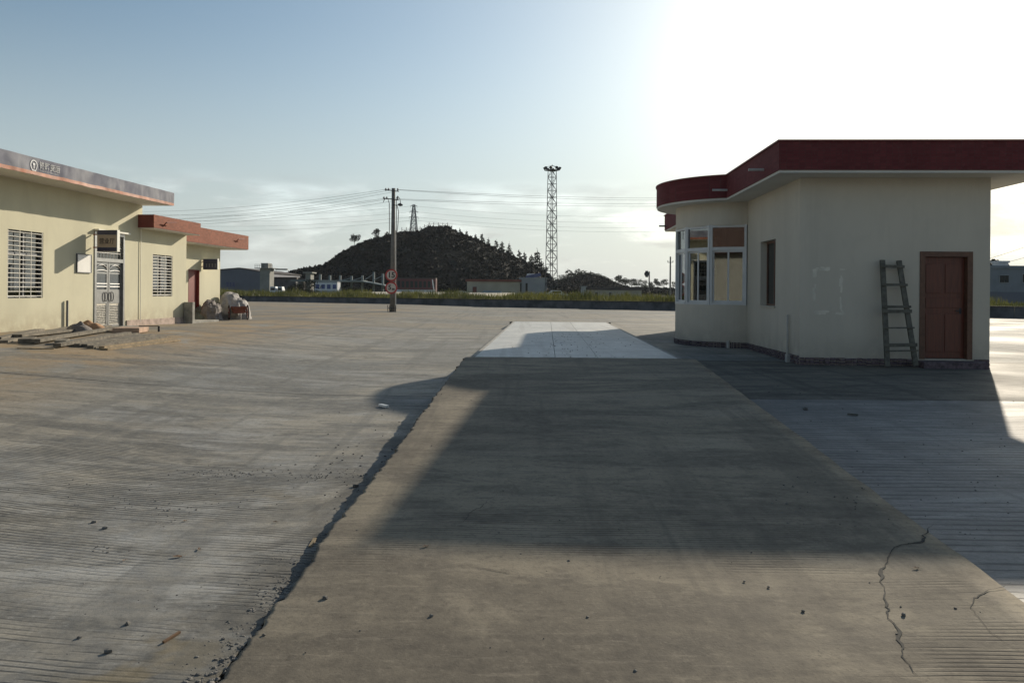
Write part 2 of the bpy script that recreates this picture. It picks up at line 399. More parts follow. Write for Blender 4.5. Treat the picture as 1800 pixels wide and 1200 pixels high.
M['timber'] = simple('weathered_timber', (.155, .135, .105), .9, var=.35, scale=9, bump=.5, bscale=60)
M['timber_warm'] = simple('yellowish_timber', (.26, .195, .115), .85, var=.3, scale=9, bump=.4, bscale=60)
M['ladder'] = simple('ladder_wood', (.115, .11, .09), .85, var=.3, scale=12, bump=.4, bscale=50)
M['black'] = simple('black_plastic', (.02, .021, .026), .4, var=.2)
M['navy'] = simple('navy_sign_face', (.022, .024, .065), .35, var=.15)
M['beige'] = simple('beige_sign_face', (.34, .27, .21), .5, var=.1)
M['signwhite'] = simple('white_sign_side', (.72, .70, .62), .5, var=.05)
M['greytext'] = simple('grey_lettering', (.20, .20, .22), .6, var=.05, bump=0)
M['blacktext'] = simple('black_lettering', (.025, .022, .022), .6, var=.05, bump=0)
def banner_mat():
    t = NT('banner_vinyl')
    tc = t.N('ShaderNodeTexCoord'); n = t.noise(t.mapping((1, 1.2, .8), src=tc.outputs['Object']), 1.3, 5, .6, .5)
    c = t.mix(t.rng(n, .3, .7), (.11, .115, .155), (.27, .27, .295))
    t.b.inputs['Specular IOR Level'].default_value = .15
    return t.set(c, .7, 0, None)
M['banner'] = banner_mat()
M['banner_orange'] = simple('banner_orange_strip', (.34, .10, .035), .5, var=.25, scale=4)
M['bannertext'] = simple('banner_white_print', (.50, .51, .52), .5, var=.04, bump=0)
M['poster'] = simple('white_notice_board', (.82, .80, .76), .35, var=.05)
M['concrete_old'] = simple('old_concrete', (.27, .26, .235), .9, var=.25, scale=5, bump=.4, bscale=35)
M['pole'] = simple('pole_concrete', (.17, .155, .135), .85, var=.2, scale=4, bump=.3)
M['wire'] = simple('wire_rubber', (.06, .06, .065), .6, var=0, bump=0)
M['iron'] = simple('dark_iron', (.055, .055, .06), .6, .3)
M['galv'] = simple('galvanised_steel', (.14, .145, .155), .55, .4, var=.2)
M['rust'] = simple('rusty_red_paint', (.20, .05, .032), .65, var=.35, scale=8)
M['signred'] = simple('sign_red', (.42, .03, .03), .5, var=.1)
M['signpale'] = simple('sign_pale', (.56, .49, .42), .5, var=.1)
def sack_mat(name, col):
    t = NT(name); n = t.noise(t.P, 5, 5, .6, .4); w = t.noise(t.mapping((30, 30, 30)), 3, 3)
    c = t.mix(t.rng(n, .35, .65), tuple(v * .7 for v in col), col)
    return t.set(c, .8, 0, t.bump(n, .7, .05))
M['sack'] = sack_mat('grey_sheeting', (.22, .19, .175)); M['sackwhite'] = sack_mat('white_woven_sheet', (.40, .37, .35)); M['sackgreen'] = sack_mat('grey_green_tarp', (.17, .18, .15))
def leafm(name, col, var=.4, sc=.6):
    t = NT(name); n = t.noise(t.P, sc, 3); c = t.mix(t.rng(n, .3, .7), tuple(v * (1 - var) for v in col), tuple(v * (1 + var) for v in col))
    t.set(c, .75)
    try: t.b.inputs['Specular IOR Level'].default_value = .05
    except Exception: pass
    return t.mat
M['leaf_dark'] = leafm('dark_foliage', (.020, .026, .016), .35)
M['leaf_mid'] = leafm('mid_foliage', (.045, .058, .030), .35)
M['leaf_hill'] = leafm('hill_foliage', (.012, .014, .012), .2, .12)
def grass_mat():
    t = NT('weed_blades'); n = t.noise(t.P, .22, 4, .6); n2 = t.noise(t.P, 6, 2)
    c = t.mix(t.rng(n, .35, .65), (.050, .064, .018), (.155, .155, .035)); c = t.mix(t.rng(n2, .4, .7, 0, .4), c, (.22, .19, .07))
    t.set(c, .7)
    nt = t.nt; tr = t.N('ShaderNodeBsdfTranslucent'); t.L(c, tr.inputs[0]); mx = t.N('ShaderNodeMixShader'); mx.inputs[0].default_value = .33
    t.L(t.b.outputs[0], mx.inputs[1]); t.L(tr.outputs[0], mx.inputs[2]); t.L(mx.outputs[0], nt.nodes['Material Output'].inputs[0]); return t.mat
M['grass'] = grass_mat()
M['bark'] = simple('bark', (.055, .045, .035), .9)
M['hillsoil'] = leafm('hill_undergrowth', (.016, .018, .015), .45, .1)
M['lowwall'] = simple('low_wall_render', (.085, .085, .09), .9, var=.45, scale=.9, bump=.4, bscale=12)
M['lowcap'] = simple('low_wall_coping', (.045, .04, .035), .9, var=.3)
M['ground_far'] = leafm('far_grass_ground', (.085, .095, .045), .35, .05)
M['path'] = simple('pale_path', (.42, .38, .30), .9)
M['shed'] = simple('grey_blue_cladding', (.105, .115, .145), .6, var=.1, scale=.4, bump=0)
M['tower'] = simple('pale_tower_render', (.22, .22, .20), .85, var=.15, scale=.8, bump=0)
M['bluewin'] = simple('blue_window', (.03, .045, .13), .3, bump=0)
M['canopy'] = simple('grey_green_canopy', (.16, .19, .19), .6, var=.15, scale=.6, bump=0)
M['busblue'] = simple('blue_coach_paint', (.035, .06, .20), .4, bump=0)
M['buswhite'] = simple('white_coach_paint', (.55, .57, .60), .4, bump=0)
M['busred'] = simple('dark_red_coach_paint', (.09, .014, .018), .4, bump=0)
M['farcream'] = simple('far_cream_render', (.34, .31, .24), .85, var=.1, scale=.4, bump=0)
M['fargrey'] = simple('far_grey_render', (.30, .31, .32), .85, var=.12, scale=.4, bump=0)
M['farroof'] = simple('far_brown_roof', (.15, .05, .035), .8, bump=0)
M['darkroof'] = simple('far_dark_roof', (.05, .04, .038), .8, bump=0)
M['blockgrey'] = simple('block_grey_render', (.20, .215, .235), .85, var=.1, scale=.6, bump=0)
M['tank'] = simple('water_tank_white', (.5, .5, .5), .5, bump=0)
M['cartwood'] = simple('red_brown_cart_box', (.16, .05, .035), .7, var=.3, scale=9)
M['leafbrown'] = simple('dry_leaf', (.16, .09, .045), .8, var=.3, scale=20)
M['pebble'] = simple('pebble_grey', (.15, .14, .125), .9, var=.4, scale=15)
M['orange'] = simple('orange_brown_cloth', (.34, .19, .10), .8, var=.3, scale=5)
M['blockpink'] = simple('pink_brick_block', (.42, .29, .21), .9, var=.15, scale=6)

# ---------------------------------------------------------------- haze
def haze():
    m = bpy.data.materials.new('haze_air'); m.use_nodes = True; nt = m.node_tree; nt.nodes.clear()
    o = nt.nodes.new('ShaderNodeOutputMaterial'); v = nt.nodes.new('ShaderNodeVolumePrincipled'); v.inputs['Density'].default_value = .00010; v.inputs['Color'].default_value = (.86, .92, 1.0, 1); v.inputs['Anisotropy'].default_value = .2
    nt.links.new(v.outputs[0], o.inputs['Volume'])
    mb = MB(); mb.box((-3200, -420, -1.9), (3200, 5400, 60)); ob = mb.build('haze', m, None, kind='stuff'); tag(ob, 'thin pale haze in the air over the whole yard', 'haze')
haze()
# ---------------------------------------------------------------- terrain and yard
def grid_sheet(name, xs, ys, zf, mat, kind='structure', parent=None, warp=None, smooth_=True):
    V = []; nx, ny = len(xs), len(ys)
    for y in ys:
        for x in xs:
            X, Y = (x, y) if warp is None else warp(x, y)
            V.append((X, Y, zf(X, Y)))
    Fq = [(j * nx + i, j * nx + i + 1, (j + 1) * nx + i + 1, (j + 1) * nx + i) for j in range(ny - 1) for i in range(nx - 1)]
    return mesh_np(name, V, Fq, [mat], parent, kind, smooth_)
def terr(x, y):
    d = y - WY(x)
    if d < 0.0: return -0.75
    return 0.50 + 0.9 * smooth((d - 300) / 1500)
xs = sorted(set([-3000, -1500, -800, -400, -250, -160] + list(range(-120, 121, 6)) + [160, 250, 400, 800, 1500, 3000]))
def tw(x, y):      # y counts from the wall line
    xc = max(-90, min(60, x))
    return x, WY(xc) + y
grid_sheet('ground', xs, [-260, -120, -60, -0.16, 0.16, 3, 10, 25, 60, 150, 300, 600, 1200, 2500, 5000], lambda x, y: -0.75, M['ground_far'], warp=tw)
gr = bpy.data.objects['ground']
for v in gr.data.vertices:
    xc = max(-90, min(60, v.co.x)); d = v.co.y - WY(xc)
    v.co.z = -0.75 if d < 0 else 0.50 + 0.9 * smooth((d - 300) / 1500)
# yard: base sheet and slabs with open joints
ysx = [-88, -70, -55, -40, -30, -24, -20, -17, -14, -12, -10.5, -9, -8, -7, -6, -5, -4, -3, -2, -1, 0, 1, 2, 3, 4, 6, 9, 14, 20, 30, 44, 58]
def yw(x, t):
    y1 = WY(x) - 0.05
    return x, -18 + (y1 + 18) * t
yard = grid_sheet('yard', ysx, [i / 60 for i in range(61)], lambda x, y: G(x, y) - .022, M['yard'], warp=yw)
SL = .0456
def deck_x(Y): return 1.09 + SL * (Y - 12.9)
def slab(x0, x1, y0, y1, mat, n=8):
    g = .0025; V = []; Fq = []
    m = n + 1
    dz = ru(-.003, .003)
    for j in range(m):
        for i in range(m):
            X = lerp(x0 + g, x1 - g, i / n); Y = lerp(y0 + g, y1 - g, j / n)
            X += SL * Y; Y = min(Y, WY(X) - .25)
            V.append((X, Y, G(X, Y) + dz))
    ring = [i for i in range(m)] + [j * m + n for j in range(1, m)] + [n * m + i for i in range(n - 1, -1, -1)] + [j * m for j in range(n - 1, 0, -1)]
    Fq = [(j * m + i, j * m + i + 1, (j + 1) * m + i + 1, (j + 1) * m + i) for j in range(n) for i in range(n)]
    b = len(V)
    for i in ring: V.append((V[i][0], V[i][1], V[i][2] - .03))
    k = len(ring)
    for i in range(k): Fq.append((ring[i], b + i, b + (i + 1) % k, ring[(i + 1) % k]))
    return mesh_np('slab', V, Fq, [mat], yard)
xcuts = [-38.0, -32.6, -27.2, -21.8, -16.4, -11.0, -6.3, -1.38, 2.47, 7.3, 12.2, 17.1, 22.0, 26.9, 31.8]
ycuts = [-2.0, 5.6, 11.05, 16.6, 22.1, 29.6, 35.1, 40.6, 46.1, 51.6, 57.1, 62.6, 68.1, 73.6, 79.1, 84.6]
for i in range(len(xcuts) - 1):
    for j in range(len(ycuts) - 1):
        xa, xb, ya, yb = xcuts[i], xcuts[i + 1], ycuts[j], ycuts[j + 1]
        X = (xa + xb) / 2 + SL * ya
        if ya > WY(X) - 3: continue
        if abs(X) > (yb + 1) * .80 + 3: continue
        if xa > -2 and xb < 2.6 and 0 <= j <= 4: continue
        if X < -20 and ya < 22: continue
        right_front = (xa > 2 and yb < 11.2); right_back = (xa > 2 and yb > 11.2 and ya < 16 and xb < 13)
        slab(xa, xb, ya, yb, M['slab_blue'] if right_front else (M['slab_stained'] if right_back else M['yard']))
# a strip of worn ground beneath the ramp end
# ---------------------------------------------------------------- ramp and weighbridge
def ramp_z(Y):
    if Y < 3.0: return -.20 - .045 * (3.0 - Y)
    if Y <= 12.9: return .34 - .0565 * (12.9 - Y) + .02 * math.sin((Y - 3) / 9.9 * math.pi) * 0
    return .34
def make_ramp():
    V = []; Fq = []; ny, nx = 420, 22
    for j in range(ny + 1):
        Y = lerp(0.3, 12.88, (j / ny) ** 1.0)
        c = deck_x(Y) + .065
        amp = .05 if Y < 8 else .02
        eL = (mn.noise((Y * 1.1, 3.1, 0)) * amp + mn.noise((Y * 5.3, 8.1, 0)) * .030 + mn.noise((Y * 14.0, 1.1, 0)) * .026 + mn.noise((Y * 31.0, 4.1, 0)) * .014)
        eR = mn.noise((Y * 2.1, 13.1, 0)) * .02
        for i in range(nx + 1):
            t = (i / nx if 0 < i < nx else float(i == nx)) if i != 1 else .006
            X = lerp(c - 1.93 + eL, c + 1.93 + eR, t)
            z = ramp_z(Y) + mn.noise((X * .8, Y * .8, 2)) * .008
            if i == 0: z -= .003
            if i == nx: z -= .006
            V.append((X, Y, z))
    w = nx + 1
    for j in range(ny):
        for i in range(nx): Fq.append((j * w + i, j * w + i + 1, (j + 1) * w + i + 1, (j + 1) * w + i))
    # sides
    for side in (0, nx):
        b = len(V)
        for j in range(ny + 1):
            X, Y, z = V[j * w + side]
            rg = mn.noise((Y * 6, 5, side)) * .02
            V.append((X + (-.015 if side == 0 else .015) + rg, Y, -.5))
        for j in range(ny):
            a, c2 = j * w + side, (j + 1) * w + side
            Fq.append((a, c2, b + j + 1, b + j) if side == 0 else (a, b + j, b + j + 1, c2))
    b = len(V)
    for i in range(w): X, Y, z = V[ny * w + i]; V.append((X, Y, -.5))
    for i in range(nx): Fq.append((ny * w + i, ny * w + i + 1, b + i + 1, b + i))
    return mesh_np('ramp', V, Fq, [M['ramp']], None, 'structure', False)
ramp = make_ramp()
for p in ramp.data.polygons: p.use_smooth = p.index < 420 * 22
def RP(px, py):
    d = r_ * ((px - 900) / F) + u_ * ((514.5 - py) / F) + f_
    t = 6.0
    for _ in range(60): t = .5 * t + .5 * ((ramp_z(t) - CAMZ) / d.z)
    return Vector((d.x * t, t, ramp_z(t)))
def crack(pts, w0, name='crack', dz=.010):
    mb = MB(); P = []
    for (a, b) in zip(pts, pts[1:]):
        pa, pb = RP(*a), RP(*b); n = max(2, int((pb - pa).length / .03))
        for k in range(n):
            q = pa.lerp(pb, k / n); o = Vector((mn.noise((q.x * 14, q.y * 14, 1)), mn.noise((q.x * 14, q.y * 14, 7)), 0)) * .022 + Vector((ru(-1, 1), ru(-1, 1), 0)) * .007
            P.append(q + o)
    vs = []
    for i, p in enumerate(P):
        d = (P[min(i + 1, len(P) - 1)] - P[max(i - 1, 0)]).normalized(); s = Vector((-d.y, d.x, 0))
        w = w0 * (.12 + 2.2 * max(0, mn.noise((i * .13, 2, 0))) + .6 * abs(mn.noise((i * .9, 7, 0))) + .25 * rnd()) * min(1, i / 6 + .2, (len(P) - i) / 6 + .1)
        z = ramp_z(p.y) + mn.noise((p.x * .8, p.y * .8, 2)) * .008 + .003
        vs += [(p.x - s.x * w, p.y - s.y * w, z), (p.x + s.x * w, p.y + s.y * w, z)]
    mb.add(vs, [(2 * i, 2 * i + 1, 2 * i + 3, 2 * i + 2) for i in range(len(P) - 1)])
    return mb.build(name, M['gap'], ramp)
crack([(1640, 921), (1628, 937), (1618, 952), (1578, 958), (1568, 968), (1560, 985), (1552, 1005), (1547, 1022), (1556, 1040), (1558, 1075), (1575, 1100), (1584, 1130), (1590, 1155), (1606, 1175), (1620, 1198)], .0085)
crack([(1790, 1022), (1740, 1038), (1710, 1052), (1706, 1068), (1730, 1098), (1770, 1128), (1800, 1150)], .0035)
crack([(755, 985), (780, 975), (815, 966)], .003); crack([(920, 950), (965, 942), (1010, 935)], .004); crack([(775, 985), (840, 998), (920, 1012)], .0025)
crack([(800, 925), (850, 885), (900, 850)], .0025)

wb = empty('weighbridge', (0, 0, 0), 'long pale weighbridge deck with steel edges at the top of the concrete ramp', 'weighbridge')
cuts = [12.92, 18.9, 24.0, 28.8]
for a, b in zip(cuts, cuts[1:]):
    for s0, s1 in ((-1.70, -.36), (-.352, .36), (.368, 1.70)):
        mb = MB(); g = .012
        n = 6; vs = []
        for y in (a + g, b - g):
            for x in (s0, s1): vs.append((deck_x(y) + x, y, .34))
        vs2 = [(x, y, .24) for x, y, z in vs]
        mb.add(vs2 + vs, [(0, 2, 3, 1), (4, 5, 7, 6), (0, 1, 5, 4), (2, 6, 7, 3), (1, 3, 7, 5), (0, 4, 6, 2)])
        mb.build('deck_panel', M['deck'], wb)
mb = MB()
for s in (-1, 1):
    pa = Vector((deck_x(12.9) + s * 1.735, 12.9, .29)); pb = Vector((deck_x(28.82) + s * 1.735, 28.82, .29)); mb.bar(pa, pb, .06, .10)
mb.build('edge_beam', M['concrete_old'], wb)
mb = MB()
pa = Vector((deck_x(12.9), 12.95, -.05)); pb = Vector((deck_x(28.8), 28.78, -.05)); mb.bar(pa, pb, 3.3, .56)
mb.build('foundation', M['concrete_old'], wb)
mb = MB(); y0, y1 = 28.86, 35.0
vs = []
for y, z in ((y0, .335), (y1, .13)):
    for s in (-1.9, 1.9): vs += [(deck_x(y) + s, y, z), (deck_x(y) + s, y, -.4)]
mb.add(vs, [(0, 2, 6, 4), (0, 1, 3, 2), (0, 4, 5, 1), (2, 3, 7, 6)])
mb.build('far_ramp', M['yard'], None, kind='structure')

# ---------------------------------------------------------------- wall helpers
def wall_mesh(mb, p0, p1, z0, z1, th, holes=(), mi=0, mi_in=None):
    """wall from p0 to p1 (outer face), thickness th to the left-hand side; holes (a, b, za, zb) along it"""
    p0 = Vector(p0).to_2d(); p1 = Vector(p1).to_2d(); Ln = (p1 - p0).length; d = (p1 - p0) / Ln; nrm = Vector((-d.y, d.x)) * th
    xsx = sorted(set([0, Ln] + [h[0] for h in holes] + [h[1] for h in holes])); zs = sorted(set([z0, z1] + [h[2] for h in holes] + [h[3] for h in holes]))
    def pt(a, z, k): q = p0 + d * a + nrm * k; return (q.x, q.y, z)
    def solid(i, j):
        if i < 0 or j < 0 or i >= len(xsx) - 1 or j >= len(zs) - 1: return False
        xm = (xsx[i] + xsx[i + 1]) / 2; zm = (zs[j] + zs[j + 1]) / 2
        return not any(h[0] < xm < h[1] and h[2] < zm < h[3] for h in holes)
    for i in range(len(xsx) - 1):
        for j in range(len(zs) - 1):
            if not solid(i, j): continue
            a, b, c, e = xsx[i], xsx[i + 1], zs[j], zs[j + 1]
            mb.add([pt(a, c, 0), pt(b, c, 0), pt(b, e, 0), pt(a, e, 0)], [(0, 1, 2, 3)], mi)
            mb.add([pt(a, c, 1), pt(b, c, 1), pt(b, e, 1), pt(a, e, 1)], [(3, 2, 1, 0)], mi if mi_in is None else mi_in)
            if not solid(i - 1, j): mb.add([pt(a, c, 0), pt(a, e, 0), pt(a, e, 1), pt(a, c, 1)], [(0, 1, 2, 3)], mi)
            if not solid(i + 1, j): mb.add([pt(b, c, 0), pt(b, e, 0), pt(b, e, 1), pt(b, c, 1)], [(3, 2, 1, 0)], mi)
            if not solid(i, j - 1): mb.add([pt(a, c, 0), pt(b, c, 0), pt(b, c, 1), pt(a, c, 1)], [(3, 2, 1, 0)], mi)
            if not solid(i, j + 1): mb.add([pt(a, e, 0), pt(b, e, 0), pt(b, e, 1), pt(a, e, 1)], [(0, 1, 2, 3)], mi)
def text_mesh(name, s, size, mat, parent, Mx, width=None, extrude=.002, bold=0.0):
    cu = bpy.data.curves.new(name, 'FONT'); cu.body = s; cu.size = size; cu.align_x = 'CENTER'; cu.align_y = 'CENTER'; cu.extrude = extrude; cu.resolution_u = 3; cu.offset = bold
    o = bpy.data.objects.new(name, cu); COL.objects.link(o)
    bpy.context.view_layer.update()
    dg = bpy.context.evaluated_depsgraph_get(); me = bpy.data.meshes.new_from_object(o.evaluated_get(dg))
    COL.objects.unlink(o); bpy.data.objects.remove(o)
    vs = [v.co.copy() for v in me.vertices]
    if vs and width:
        w = max(v.x for v in vs) - min(v.x for v in vs); k = width / max(w, 1e-6)
        for v in me.vertices: v.co.x *= k
    for v in me.vertices: v.co = Mx @ v.co
    me.materials.clear(); me.materials.append(mat)
    ob = bpy.data.objects.new(name, me); COL.objects.link(ob); ob.parent = parent
    return ob
def basis(o, x, y, z):
    m = Matrix.Identity(4)
    for i in range(3): m[i][0] = x[i]; m[i][1] = y[i]; m[i][2] = z[i]; m[i][3] = o[i]
    return m
def plinth_stones(parent, path, z0, z1, depth=.03, name='plinth_stone'):
    """small stones along the foot of a wall; path of outward-side points"""
    mb = MB()
    for (a, b) in zip(path, path[1:]):
        a = Vector(a); b = Vector(b); Ln = (b - a).length; d = (b - a) / Ln; nn = Vector((d.y, -d.x))
        x = 0
        while x < Ln:
            w = min(ru(.07, .16), Ln - x)
            if w < .02: break
            zc = z0
            while zc < z1 - .01:
                h = min(ru(.05, .08), z1 - zc)
                pr = depth * ru(.5, 1.2)
                q = [a + d * (x + .006) , a + d * (x + w - .006)]
                o_ = [q[0] + nn * pr, q[1] + nn * pr]
                vs = [(q[0].x, q[0].y, zc), (q[1].x, q[1].y, zc), (q[1].x, q[1].y, zc + h - .008), (q[0].x, q[0].y, zc + h - .008),
                      (o_[0].x, o_[0].y, zc + .006), (o_[1].x, o_[1].y, zc + .006), (o_[1].x, o_[1].y, zc + h - .016), (o_[0].x, o_[0].y, zc + h - .016)]
                mb.add(vs, [(4, 5, 6, 7), (0, 1, 5, 4), (1, 2, 6, 5), (2, 3, 7, 6), (3, 0, 4, 7)])
                zc += h
            x += w
    return mb.build(name, M['stone'], parent, kind='stuff')

# ---------------------------------------------------------------- right building (weighing room)
bR = empty('weighing_room', (5.92, 15.8, 0), 'pale single-storey weighing room with curved window bay and dark red roof edge', 'building', rz=-math.atan(.045))
SOF, TOP = 3.86, 4.44
CU, CV, RW, RF = .12, 5.81, 1.67, 2.22
W_ = 3.81
DX0, DX1 = 2.43, 3.44     # door hole, set from the photograph
mb = MB()
wall_mesh(mb, (0, 0), (W_, 0), -.3, SOF - .02, .22, [(DX0, DX1, .14, 2.31)], mi_in=1)
wall_mesh(mb, (W_, .22), (W_, 13.08), -.3, SOF - .02, .22, mi_in=1)
wall_mesh(mb, (W_, 13.3), (0, 13.3), -.3, SOF - .02, .22, mi_in=1)
vj = math.sqrt(RW ** 2 - CU ** 2)
wall_mesh(mb, (0, 13.08), (0, CV + vj), -.3, SOF - .02, .22, mi_in=1)
SW0, SW1 = 1.70, 2.92
wall_mesh(mb, (0, CV - vj), (0, .22), -.3, SOF - .02, .22, [(CV - vj - SW1, CV - vj - SW0, 1.16, 2.70)], mi_in=1)
def arcp(r, th): return (CU - r * math.sin(th), CV - r * math.cos(th))
th0 = math.asin(CU / RW); ths = [lerp(th0, math.pi - th0, i / 30) for i in range(31)]
for z0, z1 in ((-.3, 1.15), (3.24, SOF - .02)):
    for a, b in zip(ths, ths[1:]):
        po = [arcp(RW, a), arcp(RW, b)]; pi_ = [arcp(RW - .2, a), arcp(RW - .2, b)]
        vs = [(po[0][0], po[0][1], z0), (po[1][0], po[1][1], z0), (po[1][0], po[1][1], z1), (po[0][0], po[0][1], z1),
              (pi_[0][0], pi_[0][1], z0), (pi_[1][0], pi_[1][1], z0), (pi_[1][0], pi_[1][1], z1), (pi_[0][0], pi_[0][1], z1)]
        mb.add(vs, [(3, 2, 1, 0), (4, 5, 6, 7), (2, 3, 7, 6), (0, 1, 5, 4)])
mb.build('wall', [M['white_plaster'], M['interior']], bR)
mb = MB(); mb.box((.22, .22, -.1), (W_ - .22, 13.0, .12)); mb.build('floor', M['interior'], bR)
# partition inside that closes the front room off from the bay
mb = MB(); mb.box((.22, 3.4, .12), (W_ - .22, 3.5, SOF - .03)); mb.build('partition', M['interior'], bR)
def outline(e):
    d = math.sqrt((RF + e) ** 2 - (CU + .65 + e) ** 2); ta = math.acos(d / (RF + e)); 
    pts = [(-.65 - e, -.7 - e)]
    for i in range(33):
        pts.append(arcp(RF + e, lerp(ta, math.pi - ta, i / 32)))
    pts += [(-.65 - e, 14.0 + e), (W_ + 1.05 + e, 14.0 + e), (W_ + 1.05 + e, -.7 - e)]
    return pts[::-1]
mb = MB(); mb.prism(outline(-.02), SOF - .03, SOF + .05); mb.build('soffit', M['soffit'], bR)
mb = MB(); mb.prism(outline(0), SOF + .02, TOP); mb.build('roof_fascia', M['red_tile'], bR)
mb = MB(); mb.prism(outline(.025), TOP, TOP + .035); mb.build('roof_cap', M['maroon'], bR)
plinth_stones(bR, [(W_, 0), (DX1 + .06, 0)][::-1], -.05, .15); plinth_stones(bR, [(0, 0), (DX0 - .06, 0)], -.05, .15, name='plinth_stone')
plinth_stones(bR, [arcp(RW, t) for t in ths[::-1]] + [(0, 0)], -.05, .18)
# bay windows
angs = [4.6, 37.5, 66, 95, 123, 151, 175.4]
for a, b in zip(angs, angs[1:]):
    A = Vector(arcp(RW - .04, R(a))); B = Vector(arcp(RW - .04, R(b))); d = (B - A); Ln = d.length; d /= Ln; nn = Vector((d.y, -d.x))
    if nn.dot(A - Vector((CU, CV))) < 0: nn = -nn
    X3 = Vector((d.x, d.y, 0)); N3 = Vector((nn.x, nn.y, 0)); Mx = basis(Vector((A.x, A.y, 0)), X3, N3, Vector((0, 0, 1)))
    fr = MB(); z0, z1, zt = 1.14, 3.25, 2.62
    fr.box((-.005, -.05, z0), (.055, .05, z1), M=Mx); fr.box((Ln - .055, -.05, z0), (Ln + .005, .05, z1), M=Mx)
    fr.box((.055, -.05, z0), (Ln - .055, .06, z0 + .07), M=Mx); fr.box((.055, -.05, z1 - .07), (Ln - .055, .05, z1), M=Mx)
    fr.box((.055, -.045, zt - .045), (Ln - .055, .045, zt + .045), M=Mx)
    w = fr.build('window', M['frame'], bR)
    sh = MB()
    mid = Ln / 2
    for (s0, s1, yy) in ((.055, mid + .02, .012), (mid - .02, Ln - .055, -.022)):
        sh = MB()
        sh.box((s0, yy - .014, z0 + .07), (s0 + .045, yy + .014, zt - .045), M=Mx); sh.box((s1 - .045, yy - .014, z0 + .07), (s1, yy + .014, zt - .045), M=Mx)
        sh.box((s0 + .045, yy - .014, z0 + .07), (s1 - .045, yy + .014, z0 + .12), M=Mx); sh.box((s0 + .045, yy - .014, zt - .09), (s1 - .045, yy + .014, zt - .045), M=Mx)
        sh.build('sash', M['frame'], w)
        p = MB(); p.box((s0 + .04, yy - .003, z0 + .11), (s1 - .04, yy + .003, zt - .085), M=Mx); p.build('pane', M['glass'], w)
    p = MB(); p.box((.05, -.003, zt + .04), (Ln - .05, .003, z1 - .065), M=Mx); p.build('pane', M['glass'], w)
# side window
fr = MB(); z0, z1 = 1.16, 2.70
x0 = .15
fr.box((x0, SW0, z0), (x0 + .06, SW0 + .05, z1)); fr.box((x0, SW1 - .05, z0), (x0 + .06, SW1, z1)); fr.box((x0, SW0 + .05, z0), (x0 + .06, SW1 - .05, z0 + .05)); fr.box((x0, SW0 + .05, z1 - .05), (x0 + .06, SW1 - .05, z1))
fr.box((x0, (SW0 + SW1) / 2 - .025, z0 + .05), (x0 + .06, (SW0 + SW1) / 2 + .025, z1 - .05))
w = fr.build('window', M['door_frame'], bR, label='narrow recessed side window beside the corner')
for a, b in ((SW0 + .05, (SW0 + SW1) / 2 - .025), ((SW0 + SW1) / 2 + .025, SW1 - .05)):
    p = MB(); p.box((x0 + .02, a, z0 + .05), (x0 + .026, b, z1 - .05)); p.build('pane', M['glass_dark'], w)
mb = MB(); mb.box((-.03, SW0 - .03, z0 - .03), (.118, SW1 + .03, z0 - .002)); mb.build('sill', M['white_plaster'], w)
# door
dr = MB(); yy = .10; dr.box((DX0 + .09, yy, .15), (DX1 - .09, yy + .045, 2.22)); door = dr.build('door', M['door'], bR)
dw = DX1 - DX0 - .18; cx = (DX0 + DX1) / 2
for (a, b, c, e) in ((-.36, -.03, .98 + .5, 2.08), (.03, .36, .98 + .5, 2.08), (-.36, .36, 1.18, 1.38), (-.36, -.03, .28, 1.06), (.03, .36, .28, 1.06)):
    p = MB(); p.box((cx + a, yy - .014, c), (cx + b, yy - .001, e)); p.build('door_panel', M['door'], door, bevel=.008)
h = MB(); h.tube([(DX1 - .17, yy - .002, 1.12), (DX1 - .17, yy - .05, 1.12), (DX1 - .28, yy - .05, 1.12)], .011, 8); h.box((DX1 - .19, yy - .008, 1.02), (DX1 - .15, yy - .002, 1.20)); h.build('handle', M['iron'], door)
fr = MB(); fr.box((DX0 - .02, -.02, .14), (DX0 + .085, .16, 2.33)); fr.box((DX1 - .085, -.02, .14), (DX1 + .02, .16, 2.33)); fr.box((DX0 + .085, -.02, 2.225), (DX1 - .085, .16, 2.33)); fr.build('door_frame', M['door_frame'], bR)
st = MB(); st.box((DX0 - .12, -.42, -.1), (DX1 + .14, -.005, .11)); st.build('doorstep', M['stone'], bR, bevel=.015)
p = MB()
for k in range(40):        # scraped notice: ragged pale glue strokes
    t = rnd(); e = random.choice('lrtb')
    x, z = {'l': (.30, 1.05 + .9 * t), 'r': (.84, 1.05 + .9 * t), 't': (.30 + .54 * t, 1.96), 'b': (.30 + .54 * t, 1.07)}[e]
    x += ru(-.03, .03); z += ru(-.03, .03); a, b = (ru(.015, .03), ru(.04, .10)) if e in 'lr' else (ru(.04, .08), ru(.012, .03))
    q = -.001 - .0004 * k / 10 - .0015
    p.add([(x - a, q, z - b * .8), (x + a * .9, q, z - b), (x + a, q, z + b * .7), (x - a * .7, q, z + b)], [(0, 1, 2, 3)])
p.build('glue_residue', simple('glue_residue', (.66, .62, .53), .9), bR, label='ragged outline of a removed poster')
